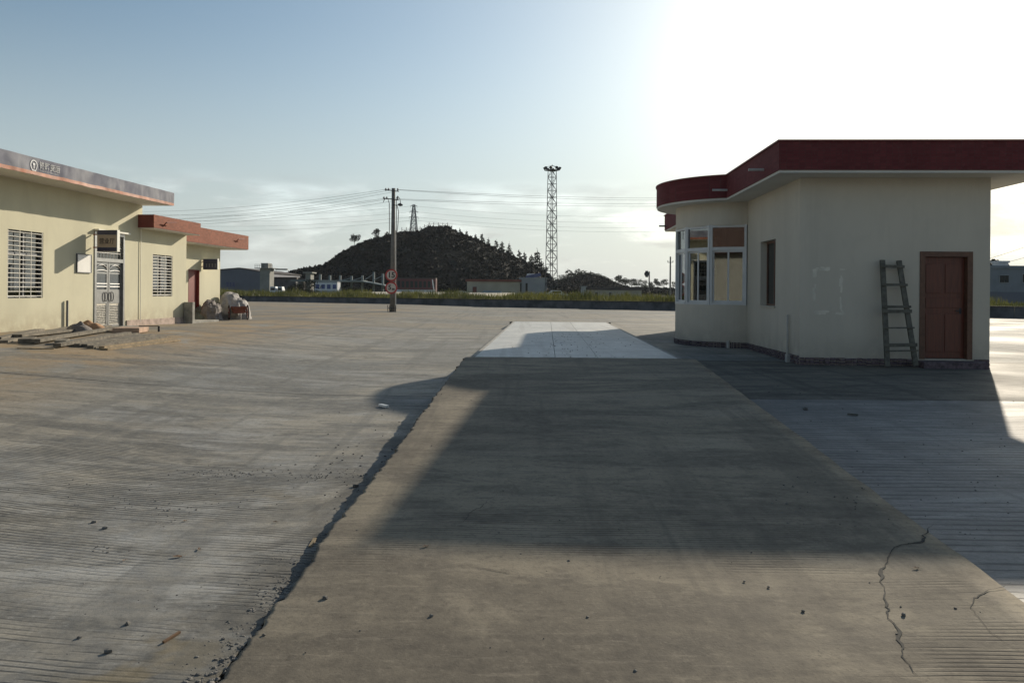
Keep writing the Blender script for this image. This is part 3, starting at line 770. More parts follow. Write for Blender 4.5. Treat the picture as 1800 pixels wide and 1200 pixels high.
# pipes on the side
pp = MB(); pp.tube([(-.05, .62, .12), (-.05, .62, 1.0)], .022, 10); pp.box((-.1, .50, -.02), (-.003, .62, .16)); pp.build('wall_pipe', M['pvc'], bR)
pp = MB(); q = arcp(RW + .03, R(20)); pp.tube([(q[0], q[1], 0), (q[0], q[1], .22)], .045, 8); pp.build('wall_pipe', M['pvc'], bR)
for (u, v, z) in ((-.65, .35, 4.05), (-.72, 3.55, 4.05)):
    pp = MB(); pp.tube([(u + .05, v, z), (u - .32, v, z)], .028, 10); pp.build('roof_spout', M['pvc'], bR)
pp = MB(); pp.tube([(-.6, 13.6, 4.02), (-.92, 13.6, 4.02)], .03, 10); pp.build('roof_spout', M['iron'], bR)

rh = empty('rear_hall', (-9, -15, 0), 'cream hall with brown roof edge mirrored in the bay window panes', 'building')
mb = MB(); wall_mesh(mb, (14, 0), (-14, 0), -.4, 4.6, .3, [(5, 6.4, 1.1, 3.0), (11, 12.4, 1.1, 3.0), (17, 18.4, 1.1, 3.0)]); mb.build('wall', simple('rear_hall_render', (.26, .255, .22), .9), rh)
mb = MB(); mb.box((-14.8, -8, 4.61), (14.8, .9, 8.2)); mb.build('roof_fascia', simple('rear_hall_fascia', (.07, .042, .035), .8), rh)
# ladder
ld = empty('ladder', GP(1580, 643), 'old dark wooden ladder leaning on the pale wall left of the red-brown door', 'ladder')
base = Vector(ld.location)
def lpt(px, py, Y): return U(px, py, Y) - base
L0, L1 = lpt(1560, 644, 15.25), lpt(1551, 457, 15.62); R0, R1 = lpt(1610, 643, 15.25), lpt(1580, 458, 15.62)
for a, b, m_ in ((L0, L1, 'rail'), (R0, R1, 'rail')):
    x = MB(); x.bar(a, b, .10, .05, up=Vector((0, 1, 0))); x.build('rail', M['ladder'], ld, bevel=.006)
for py, h in ((468, .055), (501, .05), (540, .05), (548, .07), (577, .03), (607, .07), (617, .03)):
    t = (644 - py) / 187.0; a = L0.lerp(L1, t); b = R0.lerp(R1, t); e = (b - a).normalized() * .07; o_ = Vector((0, -.045, 0))
    x = MB(); x.bar(a - e + o_, b + e + o_, .035, h, up=Vector((0, 0, 1))); x.build('rung', M['ladder'], ld, bevel=.004)

# ---------------------------------------------------------------- left building (business hall)
bL = empty('business_hall', (-11.36, 21.6, 0), 'cream single-storey hall with barred windows and grey banner along its roof edge', 'building', rz=-math.atan(.0696))
E = 1.72
def yl(px, c=12.863): return c / (-(px - 900) / F + .0696) - 21.6
w1 = (yl(12), yl(75)); w2 = (yl(268), yl(303)); dd = (yl(165), yl(218))
mb = MB()
y0 = -12.0
wall_mesh(mb, (0, y0), (0, E), 0, 3.99, .24, [(w1[0] - y0, w1[1] - y0, 1.20, 2.80), (dd[0] - y0, dd[1] - y0, .36, 3.03)])
wall_mesh(mb, (0, E + .001), (0, 4.45), 0, 3.30, .24, [(w2[0] - E, w2[1] - E, 1.22, 2.53)])
wall_mesh(mb, (-.24, 4.45), (-.887 - .24, 4.45), 0, 3.30, .24)
wall_mesh(mb, (-.887, 4.45), (-.887, 8.93), 0, 3.10, .24, [(1.9, 2.75, .30, 2.18)])
wall_mesh(mb, (-.887 - .24, 8.93), (-7.76, 8.93), 0, 3.10, .24)
wall_mesh(mb, (-.24, E - .003), (-7.76, E - .003), 3.05, 3.985, .24)
wall_mesh(mb, (-8, 8.93), (-8, y0), 0, 3.05, .24); wall_mesh(mb, (-7.76, y0), (-.24, y0), 0, 3.99, .24)
mb.build('wall', M['cream'], bL)
mb = MB()
mb.box((-8.6, y0 - .6, 3.985), (.88, 1.88, 4.36)); mb.build('roof', M['soffit'], bL)
mb = MB(); mb.box((0.003, 1.5, 3.27), (.48, 4.42, 3.66), 0); mb.box((-8.2, E + .05, 3.27), (0.0, 4.42, 3.66), 0); r1 = mb.build('roof', M['soffit'], bL)
mb = MB(); mb.box((.48, 1.48, 3.29), (.50, 4.44, 3.68), 0); mb.box((.003, 1.48, 3.29), (.478, 1.498, 3.68), 1); mb.box((-.24, 4.422, 3.29), (.478, 4.442, 3.68), 0); mb.build('roof_fascia', [M['pink_tile'], M['maroon']], bL)
mb = MB(); mb.box((-8.2, 4.445, 3.09), (-.26, 10.1, 3.655), 0); mb.build('roof', M['soffit'], bL)
mb = MB(); mb.box((-.258, 4.446, 3.11), (-.238, 10.12, 3.67), 0); mb.box((-8.2, 10.102, 3.11), (-.26, 10.122, 3.67), 0); mb.build('roof_fascia', M['pink_tile'], bL)
# banner along the roof edge, wrinkled vinyl
def banner():
    n, m_ = 260, 10; V = []; Fq = []; mi = []
    for i in range(n + 1):
        y = lerp(y0 - .4, 1.9, i / n)
        sagt = .02 * abs(mn.noise((y * 1.4, 0, 0))) + .05 * max(0, mn.noise((y * .9, 4, 0)) - .2)
        for j in range(m_ + 1):
            t = j / m_
            z = lerp(3.985 + .012 * mn.noise((y * 2, 7, 0)), 4.375 + sagt * .5, t)
            bulge = .008 * mn.noise((y * 2.2, t * 1.5, 1)) + .026 * abs(mn.noise((y * 3.8, t * .6, 3))) * (1 - abs(2 * t - 1) * .4)
            V.append((.895 + bulge, y, z))
    for i in range(n):
        for j in range(m_):
            a = i * (m_ + 1) + j; Fq.append((a, a + m_ + 1, a + m_ + 2, a + 1)); mi.append(1 if j < 2 else 0)
    b0 = len(V)
    V += [(.895, 1.9, 3.985), (.895, 1.9, 4.375), (.86, 1.905, 4.375), (.86, 1.905, 3.985)]; Fq.append((b0, b0 + 3, b0 + 2, b0 + 1)); mi.append(0)
    return mesh_np('banner', V, Fq, [M['banner'], M['banner_orange']], bL, None, True, mi)
ban = banner()
def ban_x(y, z):
    t = max(0, min(1, (z - 3.985) / .39))
    return .895 + .008 * mn.noise((y * 2.2, t * 1.5, 1)) + .026 * abs(mn.noise((y * 3.8, t * .6, 3))) * (1 - abs(2 * t - 1) * .4)
def flush(o):
    for v in o.data.vertices: v.co.x = ban_x(v.co.y, v.co.z) + .011
by = lambda px: 11.963 / (-(px - 900) / F + .0696) - 21.6
Mt = lambda y, z: basis(Vector((.934, y, z)), Vector((0, 1, 0)), Vector((0, 0, 1)), Vector((1, 0, 0)))
l1 = text_mesh('lettering', '铁路货运', .175, M['bannertext'], ban, Mt((by(69) + by(106)) / 2, 4.215), by(106) - by(69), .002, .004)
l2 = text_mesh('lettering', 'RAILWAY', .05, M['bannertext'], ban, Mt(lerp(by(70), by(104), .25), 4.10), (by(104) - by(70)) * .46); l3 = text_mesh('lettering', 'FREIGHT', .05, M['bannertext'], ban, Mt(lerp(by(70), by(104), .76), 4.10), (by(104) - by(70)) * .46)
lg = MB(); yc, zc = (by(54) + by(66)) / 2, 4.19; yr, zr = (by(66) - by(54)) / 2, .125   # ring open at the foot round a rail-section mark
A0 = []
for k in range(29):
    a = R(-55 + k * 290 / 28)
    for q in (1.0, .80): A0.append((.936, yc + math.cos(a) * yr * q, zc + math.sin(a) * zr * q))
lg.add(A0, [(2 * k, 2 * k + 1, 2 * k + 3, 2 * k + 2) for k in range(28)])
def quad_l(a, b, c, e): lg.add([(.936, yc + a * yr, zc + c * zr), (.936, yc + b * yr, zc + c * zr), (.936, yc + b * yr, zc + e * zr), (.936, yc + a * yr, zc + e * zr)], [(0, 1, 2, 3)])
quad_l(-.30, .30, .05, .42); quad_l(-.12, .12, -.55, .05); quad_l(-.62, .62, -.98, -.80)
em = lg.build('emblem', M['bannertext'], ban)
for q in (l1, l2, l3, em): flush(q)
# barred windows
def barred(y0_, y1_, z0, z1, n, verts):
    fr = MB(); fr.box((-.12, y0_, z0), (-.06, y0_ + .05, z1)); fr.box((-.12, y1_ - .05, z0), (-.06, y1_, z1)); fr.box((-.12, y0_ + .05, z0), (-.06, y1_ - .05, z0 + .05)); fr.box((-.12, y0_ + .05, z1 - .05), (-.06, y1_ - .05, z1))
    ym = (y0_ + y1_) / 2; fr.box((-.12, ym - .025, z0 + .05), (-.06, ym + .025, z1 - .05)); zt = z0 + (z1 - z0) * .66; fr.box((-.119, y0_ + .05, zt - .025), (-.061, ym - .025, zt + .025)); fr.box((-.119, ym + .025, zt - .025), (-.061, y1_ - .05, zt + .025))
    w = fr.build('window', M['galv'], bL)
    p = MB(); p.box((-.095, y0_ + .04, z0 + .04), (-.09, y1_ - .04, z1 - .04)); p.build('pane', M['glass_dark'], w)
    bk = MB(); bk.box((-.42, y0_ - .1, z0 - .1), (-.40, y1_ + .1, z1 + .1)); bk.build('blind', M['dark'], w)
    for k in range(n):
        z = lerp(z0 + .05, z1 - .05, k / (n - 1)); b = MB(); b.tube([(-.015, y0_, z), (-.015, y1_, z)], .0085, 8); b.build('bar', M['bars'], w)
    for t in verts:
        y = lerp(y0_, y1_, t); b = MB(); b.box((-.018, y - .008, z0), (-.006, y + .008, z1)); b.build('upright', M['bars'], w)
    return w
barred(w1[0], w1[1], 1.20, 2.80, 15, (.02, .34, .66, .98))
barred(w2[0], w2[1], 1.22, 2.53, 14, (.02, .27, .63, .98))
# stainless double door
da, db = dd; z0, z1, zt = .37, 3.02, 2.24; ym = (da + db) / 2
fr = MB(); fr.box((-.13, da, .36), (.02, da + .09, z1)); fr.box((-.13, db - .07, .36), (.02, db, z1)); fr.box((-.13, da + .09, z1 - .08), (.03, db - .07, z1)); fr.box((-.12, da + .09, zt - .05), (.015, db - .07, zt + .05)); fr.build('door_frame', M['steel'], bL)
mb = MB(); mb.box((.002, da - .02, z1 + .005), (.14, db + .1, z1 + .05)); mb.build('door_hood', M['signwhite'], bL)
def arch(mb, a, b, z, rise, r, x):
    mb.tube([(x, lerp(a, b, k / 12), z + rise * math.sin(math.pi * k / 12)) for k in range(13)], r, 6)
for a, b in ((da + .095, ym - .012), (ym + .012, db - .075)):
    dm = MB(); x = -.06
    dm.box((x - .02, a, z0), (x + .02, a + .06, zt - .055)); dm.box((x - .02, b - .06, z0), (x + .02, b, zt - .055))
    for za, zb in ((z0, z0 + .07), (1.03, 1.42), (1.86, 1.90), (2.12, 2.18)): dm.box((x - .02, a + .06, za), (x + .02, b - .06, zb))
    d_ = dm.build('door', M['steel'], bL)
    p = MB(); p.box((x - .004, a + .05, 1.42), (x + .004, b - .05, 2.13)); p.build('pane', M['glass_dark'], d_)
    p = MB(); p.box((x - .012, a + .06, z0 + .07), (x + .008, b - .06, 1.03)); p.build('lower_panel', M['steel_rough'], d_)
    p = MB(); s = .058; k = 0
    zc = z0 + .11
    while zc < 1.0:
        yc2 = a + .09 + (s / 2 if k % 2 else 0)
        while yc2 < b - .08:
            p.add([(x + .009, yc2 - .020, zc - .018), (x + .009, yc2 + .020, zc - .018), (x + .009, yc2 + .020, zc + .018), (x + .009, yc2 - .020, zc + .018), (x + .030, yc2, zc)], [(0, 1, 4), (1, 2, 4), (2, 3, 4), (3, 0, 4)])
            yc2 += s
        zc += .048; k += 1
    p.build('stud', M['steel'], d_, kind='stuff')
    for z_, rise in ((2.02, .09), (1.93, .03), (1.58, 0), (1.50, 0)): p = MB(); arch(p, a + .05, b - .05, z_, rise, .013, x + .02); p.build('trim', M['steel'], d_)
    p = MB(); hy = b - .13 if a < ym - .1 else a + .13
    if a > ym - .1: hy = a + .13
    p.tube([(x + .05, hy + .07 * math.cos(t), 1.22 + .13 * math.sin(t)) for t in [2 * math.pi * k / 14 for k in range(15)]], .012, 6); p.build('handle', M['iron'], d_)
tm = MB(); x = -.05
for k in range(9): yk = lerp(da + .14, db - .12, k / 8); tm.tube([(x, yk, zt + .05), (x, yk, z1 - .08)], .009, 6)
arch(tm, da + .1, ym, z1 - .32, .14, .013, x + .02); arch(tm, ym, db - .08, z1 - .32, .14, .013, x + .02); tm.tube([(x + .02, da + .1, z1 - .42), (x + .02, db - .08, z1 - .42)], .013, 6); tm.tube([(x + .02, da + .1, zt + .2), (x + .02, db - .08, zt + .2)], .01, 6)
tm.build('fanlight', M['steel'], bL)
p = MB(); p.box((-.09, da + .09, zt + .05), (-.085, db - .07, z1 - .08)); p.build('fanlight_pane', M['glass_dark'], bL)
bk = MB(); bk.box((-.42, da - .1, .3), (-.40, db + .1, 3.1)); bk.build('hall_interior', M['dark'], bL)
st = MB(); st.box((.003, da - .15, .15), (.55, db + .1, .37)); st.build('doorstep', M['concrete_old'], bL, bevel=.015)
# low plinth band
mb = MB(); mb.box((.002, db + .12, .1), (.03, 4.45, .52)); mb.build('plinth', M['pinkstone'], bL)
# side door, dark red
p = MB(); p.box((-1.02, 6.36, .30), (-.97, 7.19, 2.17)); d2 = p.build('door', M['darkred'], bL, label='dark red side door')
p = MB(); p.box((-1.04, 6.35, .3), (-.88, 6.38, 2.18)); p.box((-1.04, 7.17, .3), (-.88, 7.20, 2.18)); p.box((-1.04, 6.38, 2.15), (-.88, 7.17, 2.18)); p.build('door_frame', M['darkred'], bL)
# roof spouts
for (x, y, z) in ((.5, 2.0, 3.33), (-.24, 8.9, 3.30)):
    pp = MB(); pp.tube([(x - .02, y, z + .02), (x + .10, y + .02, z + .16), (x + .16, y + .5, z + .20)], .018, 8); pp.build('roof_spout', M['rust'], bL)
# wall pipe
y_ = yl(115); pp = MB(); pp.tube([(.05, y_, .3), (.05, y_, 1.13)], .028, 10); pp.build('wall_pipe', M['galv'], bL)
pp = MB(); pp.tube([(.03, 1.60, .45), (.03, 1.60, 3.25)], .012, 6); pp.build('wall_conduit', M['signwhite'], bL)
# block at the porch
mb = MB(); mb.box((.02, 4.25, .1), (.33, 4.42, 1.02)); mb.build('porch_block', M['concrete_old'], bL, bevel=.01)
mb = MB(); mb.box((-.86, 4.46, .1), (.30, 6.3, .36)); mb.build('porch_step', M['concrete_old'], bL)
# hanging signs
def hsign(name, yloc, x0_, x1_, z0_, z1_, th, label, bands):
    s_ = empty(name, bL.matrix_basis @ Vector((x0_, yloc, z0_)), label, 'sign', rz=-math.atan(.0696)); w = x1_ - x0_; h = z1_ - z0_
    b = MB(); b.box((0, 0, 0), (w, th, h)); b.build('sign_box', M['signwhite'], s_, bevel=.008)
    for (a, c, mt) in bands:
        b = MB(); b.box((.012, -.006, a * h), (w - .012, -.001, c * h)); b.build('sign_face', mt, s_)
    for z in (.12, h - .12): b = MB(); b.bar((-.14, th / 2, z), (0, th / 2, z), .03); b.build('bracket', M['rust'], s_)
    return s_, w, h
s1, w, h = hsign('hanging_sign', dd[0] - .15, .17, .74, 2.44, 3.03, .13, 'lightbox sign with navy bands and beige middle over the stainless double door', ((0.02, .20, M['navy']), (.205, .77, M['beige']), (.775, .98, M['navy'])))
text_mesh('lettering', '营业厅', .17, M['blacktext'], s1, basis(Vector((w / 2, -.010, h * .47)), Vector((1, 0, 0)), Vector((0, 0, 1)), Vector((0, -1, 0))), .43)
s2, w, h = hsign('hanging_sign', 7.35, -.887 + .06, -.887 + .63, 2.20, 2.61, .12, 'small dark navy lightbox sign hanging beside the dark red side door', ((.02, .98, M['navy']),))
b = MB()
for k in range(4):
    x = .11 + k * .115; b = MB()
    for (a, c, e, g) in ((0, .06, .10, .015), (0, .06, .05, .015), (.022, .016, 0.0, .12), (0, .06, 0, .012)): b.box((x + a, -.010, .10 + e), (x + a + c, -.007, .10 + e + g))
    b.build('lettering', M['greytext'], s2, kind='stuff')
# notice board
nb = empty('notice_board', bL.matrix_basis @ Vector((.0, yl(146), 1.88)), 'blank white notice board on the cream wall below the lightbox sign', 'notice board', rz=-math.atan(.0696))
b = MB(); b.box((.004, -.29, 0), (.03, .29, .46)); b.build('board', M['poster'], nb)
b = MB()
for a, c in (((.0, -.31, -.02), (.04, -.29, .48)), ((.0, .29, -.02), (.04, .31, .48)), ((.0, -.29, -.02), (.04, .29, 0)), ((.0, -.29, .46), (.04, .29, .48))): b.box(a, c)
b.build('rim', M['galv'], nb)

# timber: boards along the front of the hall
TI = [  # near end px, far end px, width m, height m, lift
    ((2, 603), (120, 578), .22, .05, .00, 'grey board lying nearest the cream wall under the barred window', 0),
    ((30, 596), (190, 578), .20, .05, .045, 'grey board stacked on the boards below the barred window', 0),
    ((62, 606), (208, 581), .17, .06, .05, 'long grey beam with bright top pointing at the doorstep', 0),
    ((-8, 600), (70, 584), .20, .06, .02, 'grey board cut by the left edge of the photo', 0),
    ((100, 612), (225, 590), .14, .06, .03, 'grey beam just right of the long beam at the doorstep', 0),
]
boards = []
def board(a, b, w, h, lift, label, warm, group='timber lying in front of the cream hall'):
    a = GP(*a); b = GP(*b); base_ = (a + b) / 2; base_.z = (a.z + b.z) / 2 + lift
    o = MB(); p = a - base_; q = b - base_; p.z = a.z - base_.z + lift + h / 2; q.z = b.z - base_.z + lift + h / 2
    sd_ = 6; d = q - p
    n = (Vector((d.y, -d.x, 0))).normalized()
    vs = []
    for k in range(sd_ + 1):
        t = k / sd_; c = p.lerp(q, t); c = c + n * mn.noise((t * 2 + a.x * 3, 1, 0)) * .03; c.z += mn.noise((t * 2 + a.x * 5, 5, 0)) * .01
        ww = w / 2 * (1 + .06 * mn.noise((t * 5, a.x, 0)))
        for (s_, hh) in ((-1, -.5), (1, -.5), (1, .5), (-1, .5)): vs.append(c + n * ww * s_ + Vector((0, 0, h * hh)))
    fs = [(0, 1, 2, 3), tuple(sd_ * 4 + k for k in (3, 2, 1, 0))]
    for k in range(sd_):
        for j in range(4): fs.append((k * 4 + j, (k + 1) * 4 + j, (k + 1) * 4 + (j + 1) % 4, k * 4 + (j + 1) % 4))
    o.add(vs, fs)
    ob = o.build('timber_board', M['timber_warm'] if warm else M['timber'], None); ob.location = base_
    tag(ob, label, 'timber board', group); return ob
for a, b, w, h, l, lab, wm in TI: board(a, b, w, h, l, lab, wm)
NB = 8
for k in range(NB):
    t = k / (NB - 1)
    a = (lerp(112, 186, t) + ru(-5, 5), lerp(608, 616, t) + ru(-1, 1)); b = (lerp(245, 314, t), lerp(588, 599, t))
    lab = 'yellowish squared beam, rightmost of the row of cut beams' if k == NB - 1 else ORD[k] + ' beam from the wall in the row of cut beams on the ground'
    board(a, (b[0] + ru(-12, 6), b[1]), ru(.10, .15), ru(.035, .07), 0.0, lab, k >= NB - 2)
board((30, 613), (95, 614), .07, .02, 0, 'thin lath lying loose in front of the boards', 1)
for (a, b, w, h, lab) in (((44, 604), (52, 600), .24, .09, 'dark short block propping up the grey boards'), ((106, 607), (112, 603), .20, .09, 'dark short block between the beams')):
    board(a, b, w, h, 0, lab, 0)
q = GP(230, 584); o = MB(); o.box((-.30, -.35, 0), (.30, .35, .12)); ob = o.build('masonry_block', M['blockpink'], None, bevel=.012); ob.location = q; ob.rotation_euler = (0, 0, R(8)); tag(ob, 'flat pinkish block lying at the foot of the stainless door', 'block')
q = GP(262, 583); o = MB(); o.bar((-.25, 0, .14), (.22, .05, .14), .05, .02); o.bar((.22, .05, .14), (.22, .05, 0), .05, .02); ob = o.build('metal_bracket', M['iron'], None); ob.location = q; tag(ob, 'bent dark iron bracket standing right of the pink block', 'bracket')
def cloth(name, q, sx, sy, h, mat, label, cat, seed):
    n = 16; V = []; Fq = []
    for j in range(n + 1):
        for i in range(n + 1):
            x = (i / n - .5) * 2; y = (j / n - .5) * 2; r = math.hypot(x, y)
            V.append((x * sx * (1 + .15 * mn.noise((x * 2, y * 2, seed))), y * sy, max(0, 1 - r ** 1.6) * h * (1 + .5 * mn.noise((x * 2.5, y * 2.5, seed + 4))) + (.02 if r < 1 else -.02)))
    for j in range(n):
        for i in range(n): Fq.append((j * (n + 1) + i, j * (n + 1) + i + 1, (j + 1) * (n + 1) + i + 1, (j + 1) * (n + 1) + i))
    o = mesh_np(name, V, Fq, [mat], None, None, True); o.location = q; return tag(o, label, cat)
cloth('rag_heap', GP(157, 581), .42, .26, .22, M['orange'], 'crumpled orange-brown cardboard slumped against the door post', 'cardboard', 3)
cloth('sack', GP(138, 583), .32, .25, .20, M['sack'], 'grey sack lying left of the orange-brown cardboard', 'sack', 9)

# covered heap and cart
def heap(name, q, rx, ry, h, mat, label, cat, seed, sharp=1.0):
    nu, nv = 64, 24; V = []; Fq = []
    for j in range(nv + 1):
        ph = j / nv * math.pi / 2
        for i in range(nu):
            a = 2 * math.pi * i / nu; k = 1 + .30 * mn.noise((math.cos(a) * 1.4, math.sin(a) * 1.4, seed + j * .12)) + .17 * mn.noise((math.cos(a) * 5, math.sin(a) * 5, seed + j * .35)) + .04 * mn.noise((math.cos(a) * 13, math.sin(a) * 13, seed + j * .8))
            V.append((math.cos(a) * rx * math.cos(ph) ** .7 * k, math.sin(a) * ry * math.cos(ph) ** .7 * k, h * math.sin(ph) * (1 + .30 * mn.noise((math.cos(a) * 1.6 * math.cos(ph), math.sin(a) * 1.6 * math.cos(ph), seed + 7)) + .16 * abs(mn.noise((math.cos(a) * 5 * math.cos(ph), math.sin(a) * 5 * math.cos(ph), seed + 2)))) - (.05 if j == 0 else 0)))
    for j in range(nv):
        for i in range(nu): Fq.append((j * nu + i, j * nu + (i + 1) % nu, (j + 1) * nu + (i + 1) % nu, (j + 1) * nu + i))
    o = mesh_np(name, V, Fq, [mat], None, None, True); o.location = q; return tag(o, label, cat)
heap('covered_heap', (-11.12, 30.6, G(-11.1, 30.6)), .60, .75, .98, M['sackwhite'], 'tall heap under pale woven sheeting behind the cart', 'covered heap', 2)
heap('covered_heap', (-11.35, 29.0, G(-11.3, 29)), .42, .5, .70, M['sack'], 'grey-brown sheeted heap in front of the tall pale heap', 'covered heap', 5)
heap('covered_heap', (-11.62, 28.8, G(-11.6, 28.8)), .32, .4, .50, M['sackgreen'], 'dark grey-green tarpaulin bundle beside the side door', 'covered heap', 8)
ob = board((384, 563), (396, 557), .10, .03, 0, 'pale plank on the ground in front of the covered heaps', 1); ob = board((347, 567), (362, 562), .2, .03, 0, 'pale plank lying near the concrete porch block', 1)
ct = empty('hand_cart', GP(419, 562), 'small red two-wheeled hand cart parked in front of the covered heaps', 'hand cart', rz=R(28))
bx = MB(); z0, z1 = .26, .52
P0 = [(-.19, -.28, z0), (.19, -.28, z0), (.19, .28, z0), (-.19, .28, z0)]; P1 = [(-.25, -.36, z1), (.25, -.36, z1), (.25, .40, z1), (-.25, .40, z1)]; P2 = [(x * .93, y * .93, z) for x, y, z in P1]; P3 = [(x * .93, y * .93, z + .02) for x, y, z in P0]
bx.add(P0 + P1 + P2 + P3, [(3, 2, 1, 0), (0, 1, 5, 4), (1, 2, 6, 5), (2, 3, 7, 6), (3, 0, 4, 7), (4, 5, 9, 8), (5, 6, 10, 9), (6, 7, 11, 10), (7, 4, 8, 11), (8, 9, 13, 12), (9, 10, 14, 13), (10, 11, 15, 14), (11, 8, 12, 15), (12, 13, 14, 15)])
bx.build('cart_box', M['cartwood'], ct)
def wheel(parent, x):
    w_ = MB(); w_.tube([(x, .28 * math.cos(2 * math.pi * k / 24), .285 + .28 * math.sin(2 * math.pi * k / 24)) for k in range(25)], .022, 8, cap=False); wo = w_.build('wheel', M['iron'], parent)
    w_ = MB()
    for k in range(8): a = math.pi * 2 * k / 8; w_.tube([(x, 0, .285), (x, .27 * math.cos(a), .285 + .27 * math.sin(a))], .008, 5)
    w_.tube([(x - .04, 0, .285), (x + .04, 0, .285)], .035, 8); w_.build('spokes', M['rust'], wo)
wheel(ct, -.34); wheel(ct, .34)
w_ = MB(); w_.tube([(-.36, 0, .285), (.36, 0, .285)], .014, 8)
w_.build('axle', M['iron'], ct)
for s in (-1, 1):
    w_ = MB(); w_.tube([(s * .22, -.3, .30), (s * .24, .5, .52), (s * .25, 1.0, .60)], .018, 8); w_.build('handle', M['rust'], ct)
w_ = MB(); w_.tube([(-.2, .45, .48), (-.2, .5, .02), (.2, .5, .02), (.2, .45, .48)], .014, 6); w_.build('rest_leg', M['iron'], ct)

# ---------------------------------------------------------------- far wall of the yard and weeds
def strip_wall():
    w_ = empty('low_wall', (-31, WY(-31), 0), 'long low dark wall along the far edge of the yard', 'wall')
    bx_ = Vector((-31, WY(-31), 0)); segs = [-90 + 7.5 * k for k in range(21)]
    for a, b in zip(segs, segs[1:]):
        mb = MB(); pa = Vector((a + .01, WY(a), 0)) - bx_; pb = Vector((b - .01, WY(b), 0)) - bx_
        for z0, z1, th, mt in ((-.3, .78, .16, 0),):
            mb.bar(Vector((pa.x, pa.y, (z0 + z1) / 2)), Vector((pb.x, pb.y, (z0 + z1) / 2)), th * 2, z1 - z0)
        mb.build('wall_section', M['lowwall'], w_)
        mb = MB(); mb.bar(Vector((pa.x, pa.y, .815)), Vector((pb.x, pb.y, .815)), .42, .07); mb.build('coping', M['lowcap'], w_)
strip_wall()
def weeds():
    n = 60000; rng = np.random.RandomState(5)
    x = rng.uniform(-60, 42, n); d = rng.uniform(.25, 16, n) ** 1.0
    y = WY(0) - .625 * x + d + .25
    hn = np.array([mn.noise((a * .25, b * .25, 0)) + .6 * mn.noise((a * 1.1, b * .9, 3)) for a, b in zip(x, y)])
    h = np.clip(.48 + .85 * hn + rng.uniform(-.15, .22, n), .10, 1.35) * (1 + .1 * d / 16)
    keep = hn > -.55; x, y, h, d = x[keep], y[keep], h[keep], d[keep]; n = len(x)
    a = rng.uniform(0, math.pi, n); w = rng.uniform(.02, .055, n); lx = rng.normal(0, .16, n) * h; ly = rng.normal(0, .16, n) * h
    z = np.full(n, .48)
    b0 = np.stack([x - np.cos(a) * w, y - np.sin(a) * w, z], 1); b1 = np.stack([x + np.cos(a) * w, y + np.sin(a) * w, z], 1)
    m0 = np.stack([x - np.cos(a) * w * .8 + lx * .4, y - np.sin(a) * w * .8 + ly * .4, z + h * .6], 1); m1 = np.stack([x + np.cos(a) * w * .8 + lx * .4, y + np.sin(a) * w * .8 + ly * .4, z + h * .6], 1)
    t0 = np.stack([x + lx, y + ly, z + h], 1); t1 = t0 + np.array([.012, 0, 0])
    V = np.stack([b0, b1, m0, m1, t0, t1], 1).reshape(-1, 3); i = np.arange(n)[:, None] * 6
    Fq = np.concatenate([i + np.array([[0, 1, 3, 2]]), i + np.array([[2, 3, 5, 4]])], 0)
    o = mesh_np('weeds', V, Fq, [M['grass']], None, 'stuff'); tag(o, 'tall yellow-green weeds growing behind the low far wall', 'weeds')
weeds()

# ---------------------------------------------------------------- vegetation
def leaf_cloud(blobs, n, size, rng, flat=.7):
    """quads spread through ellipsoid blobs; blobs = (cx, cy, cz, rx, ry, rz)"""
    vol = np.array([b[3] * b[4] * b[5] for b in blobs]); vol = vol ** .7; vol /= vol.sum(); k = rng.choice(len(blobs), n, p=vol); B = np.array(blobs)[k]
    p = rng.normal(size=(n, 3)); p /= np.linalg.norm(p, axis=1)[:, None]; r = rng.uniform(.35, 1.08, n) ** .6
    c = B[:, :3] + p * r[:, None] * B[:, 3:]
    a = rng.normal(size=(n, 3)); a /= np.linalg.norm(a, axis=1)[:, None]; b = np.cross(a, rng.normal(size=(n, 3))); b /= np.linalg.norm(b, axis=1)[:, None]
    s = size * rng.uniform(.5, 1.4, n)[:, None]; b = b * flat
    V = np.stack([c - a * s, c - b * s * .6, c + a * s, c + b * s * .6], 1).reshape(-1, 3)
    return V, np.arange(n * 4).reshape(-1, 4)
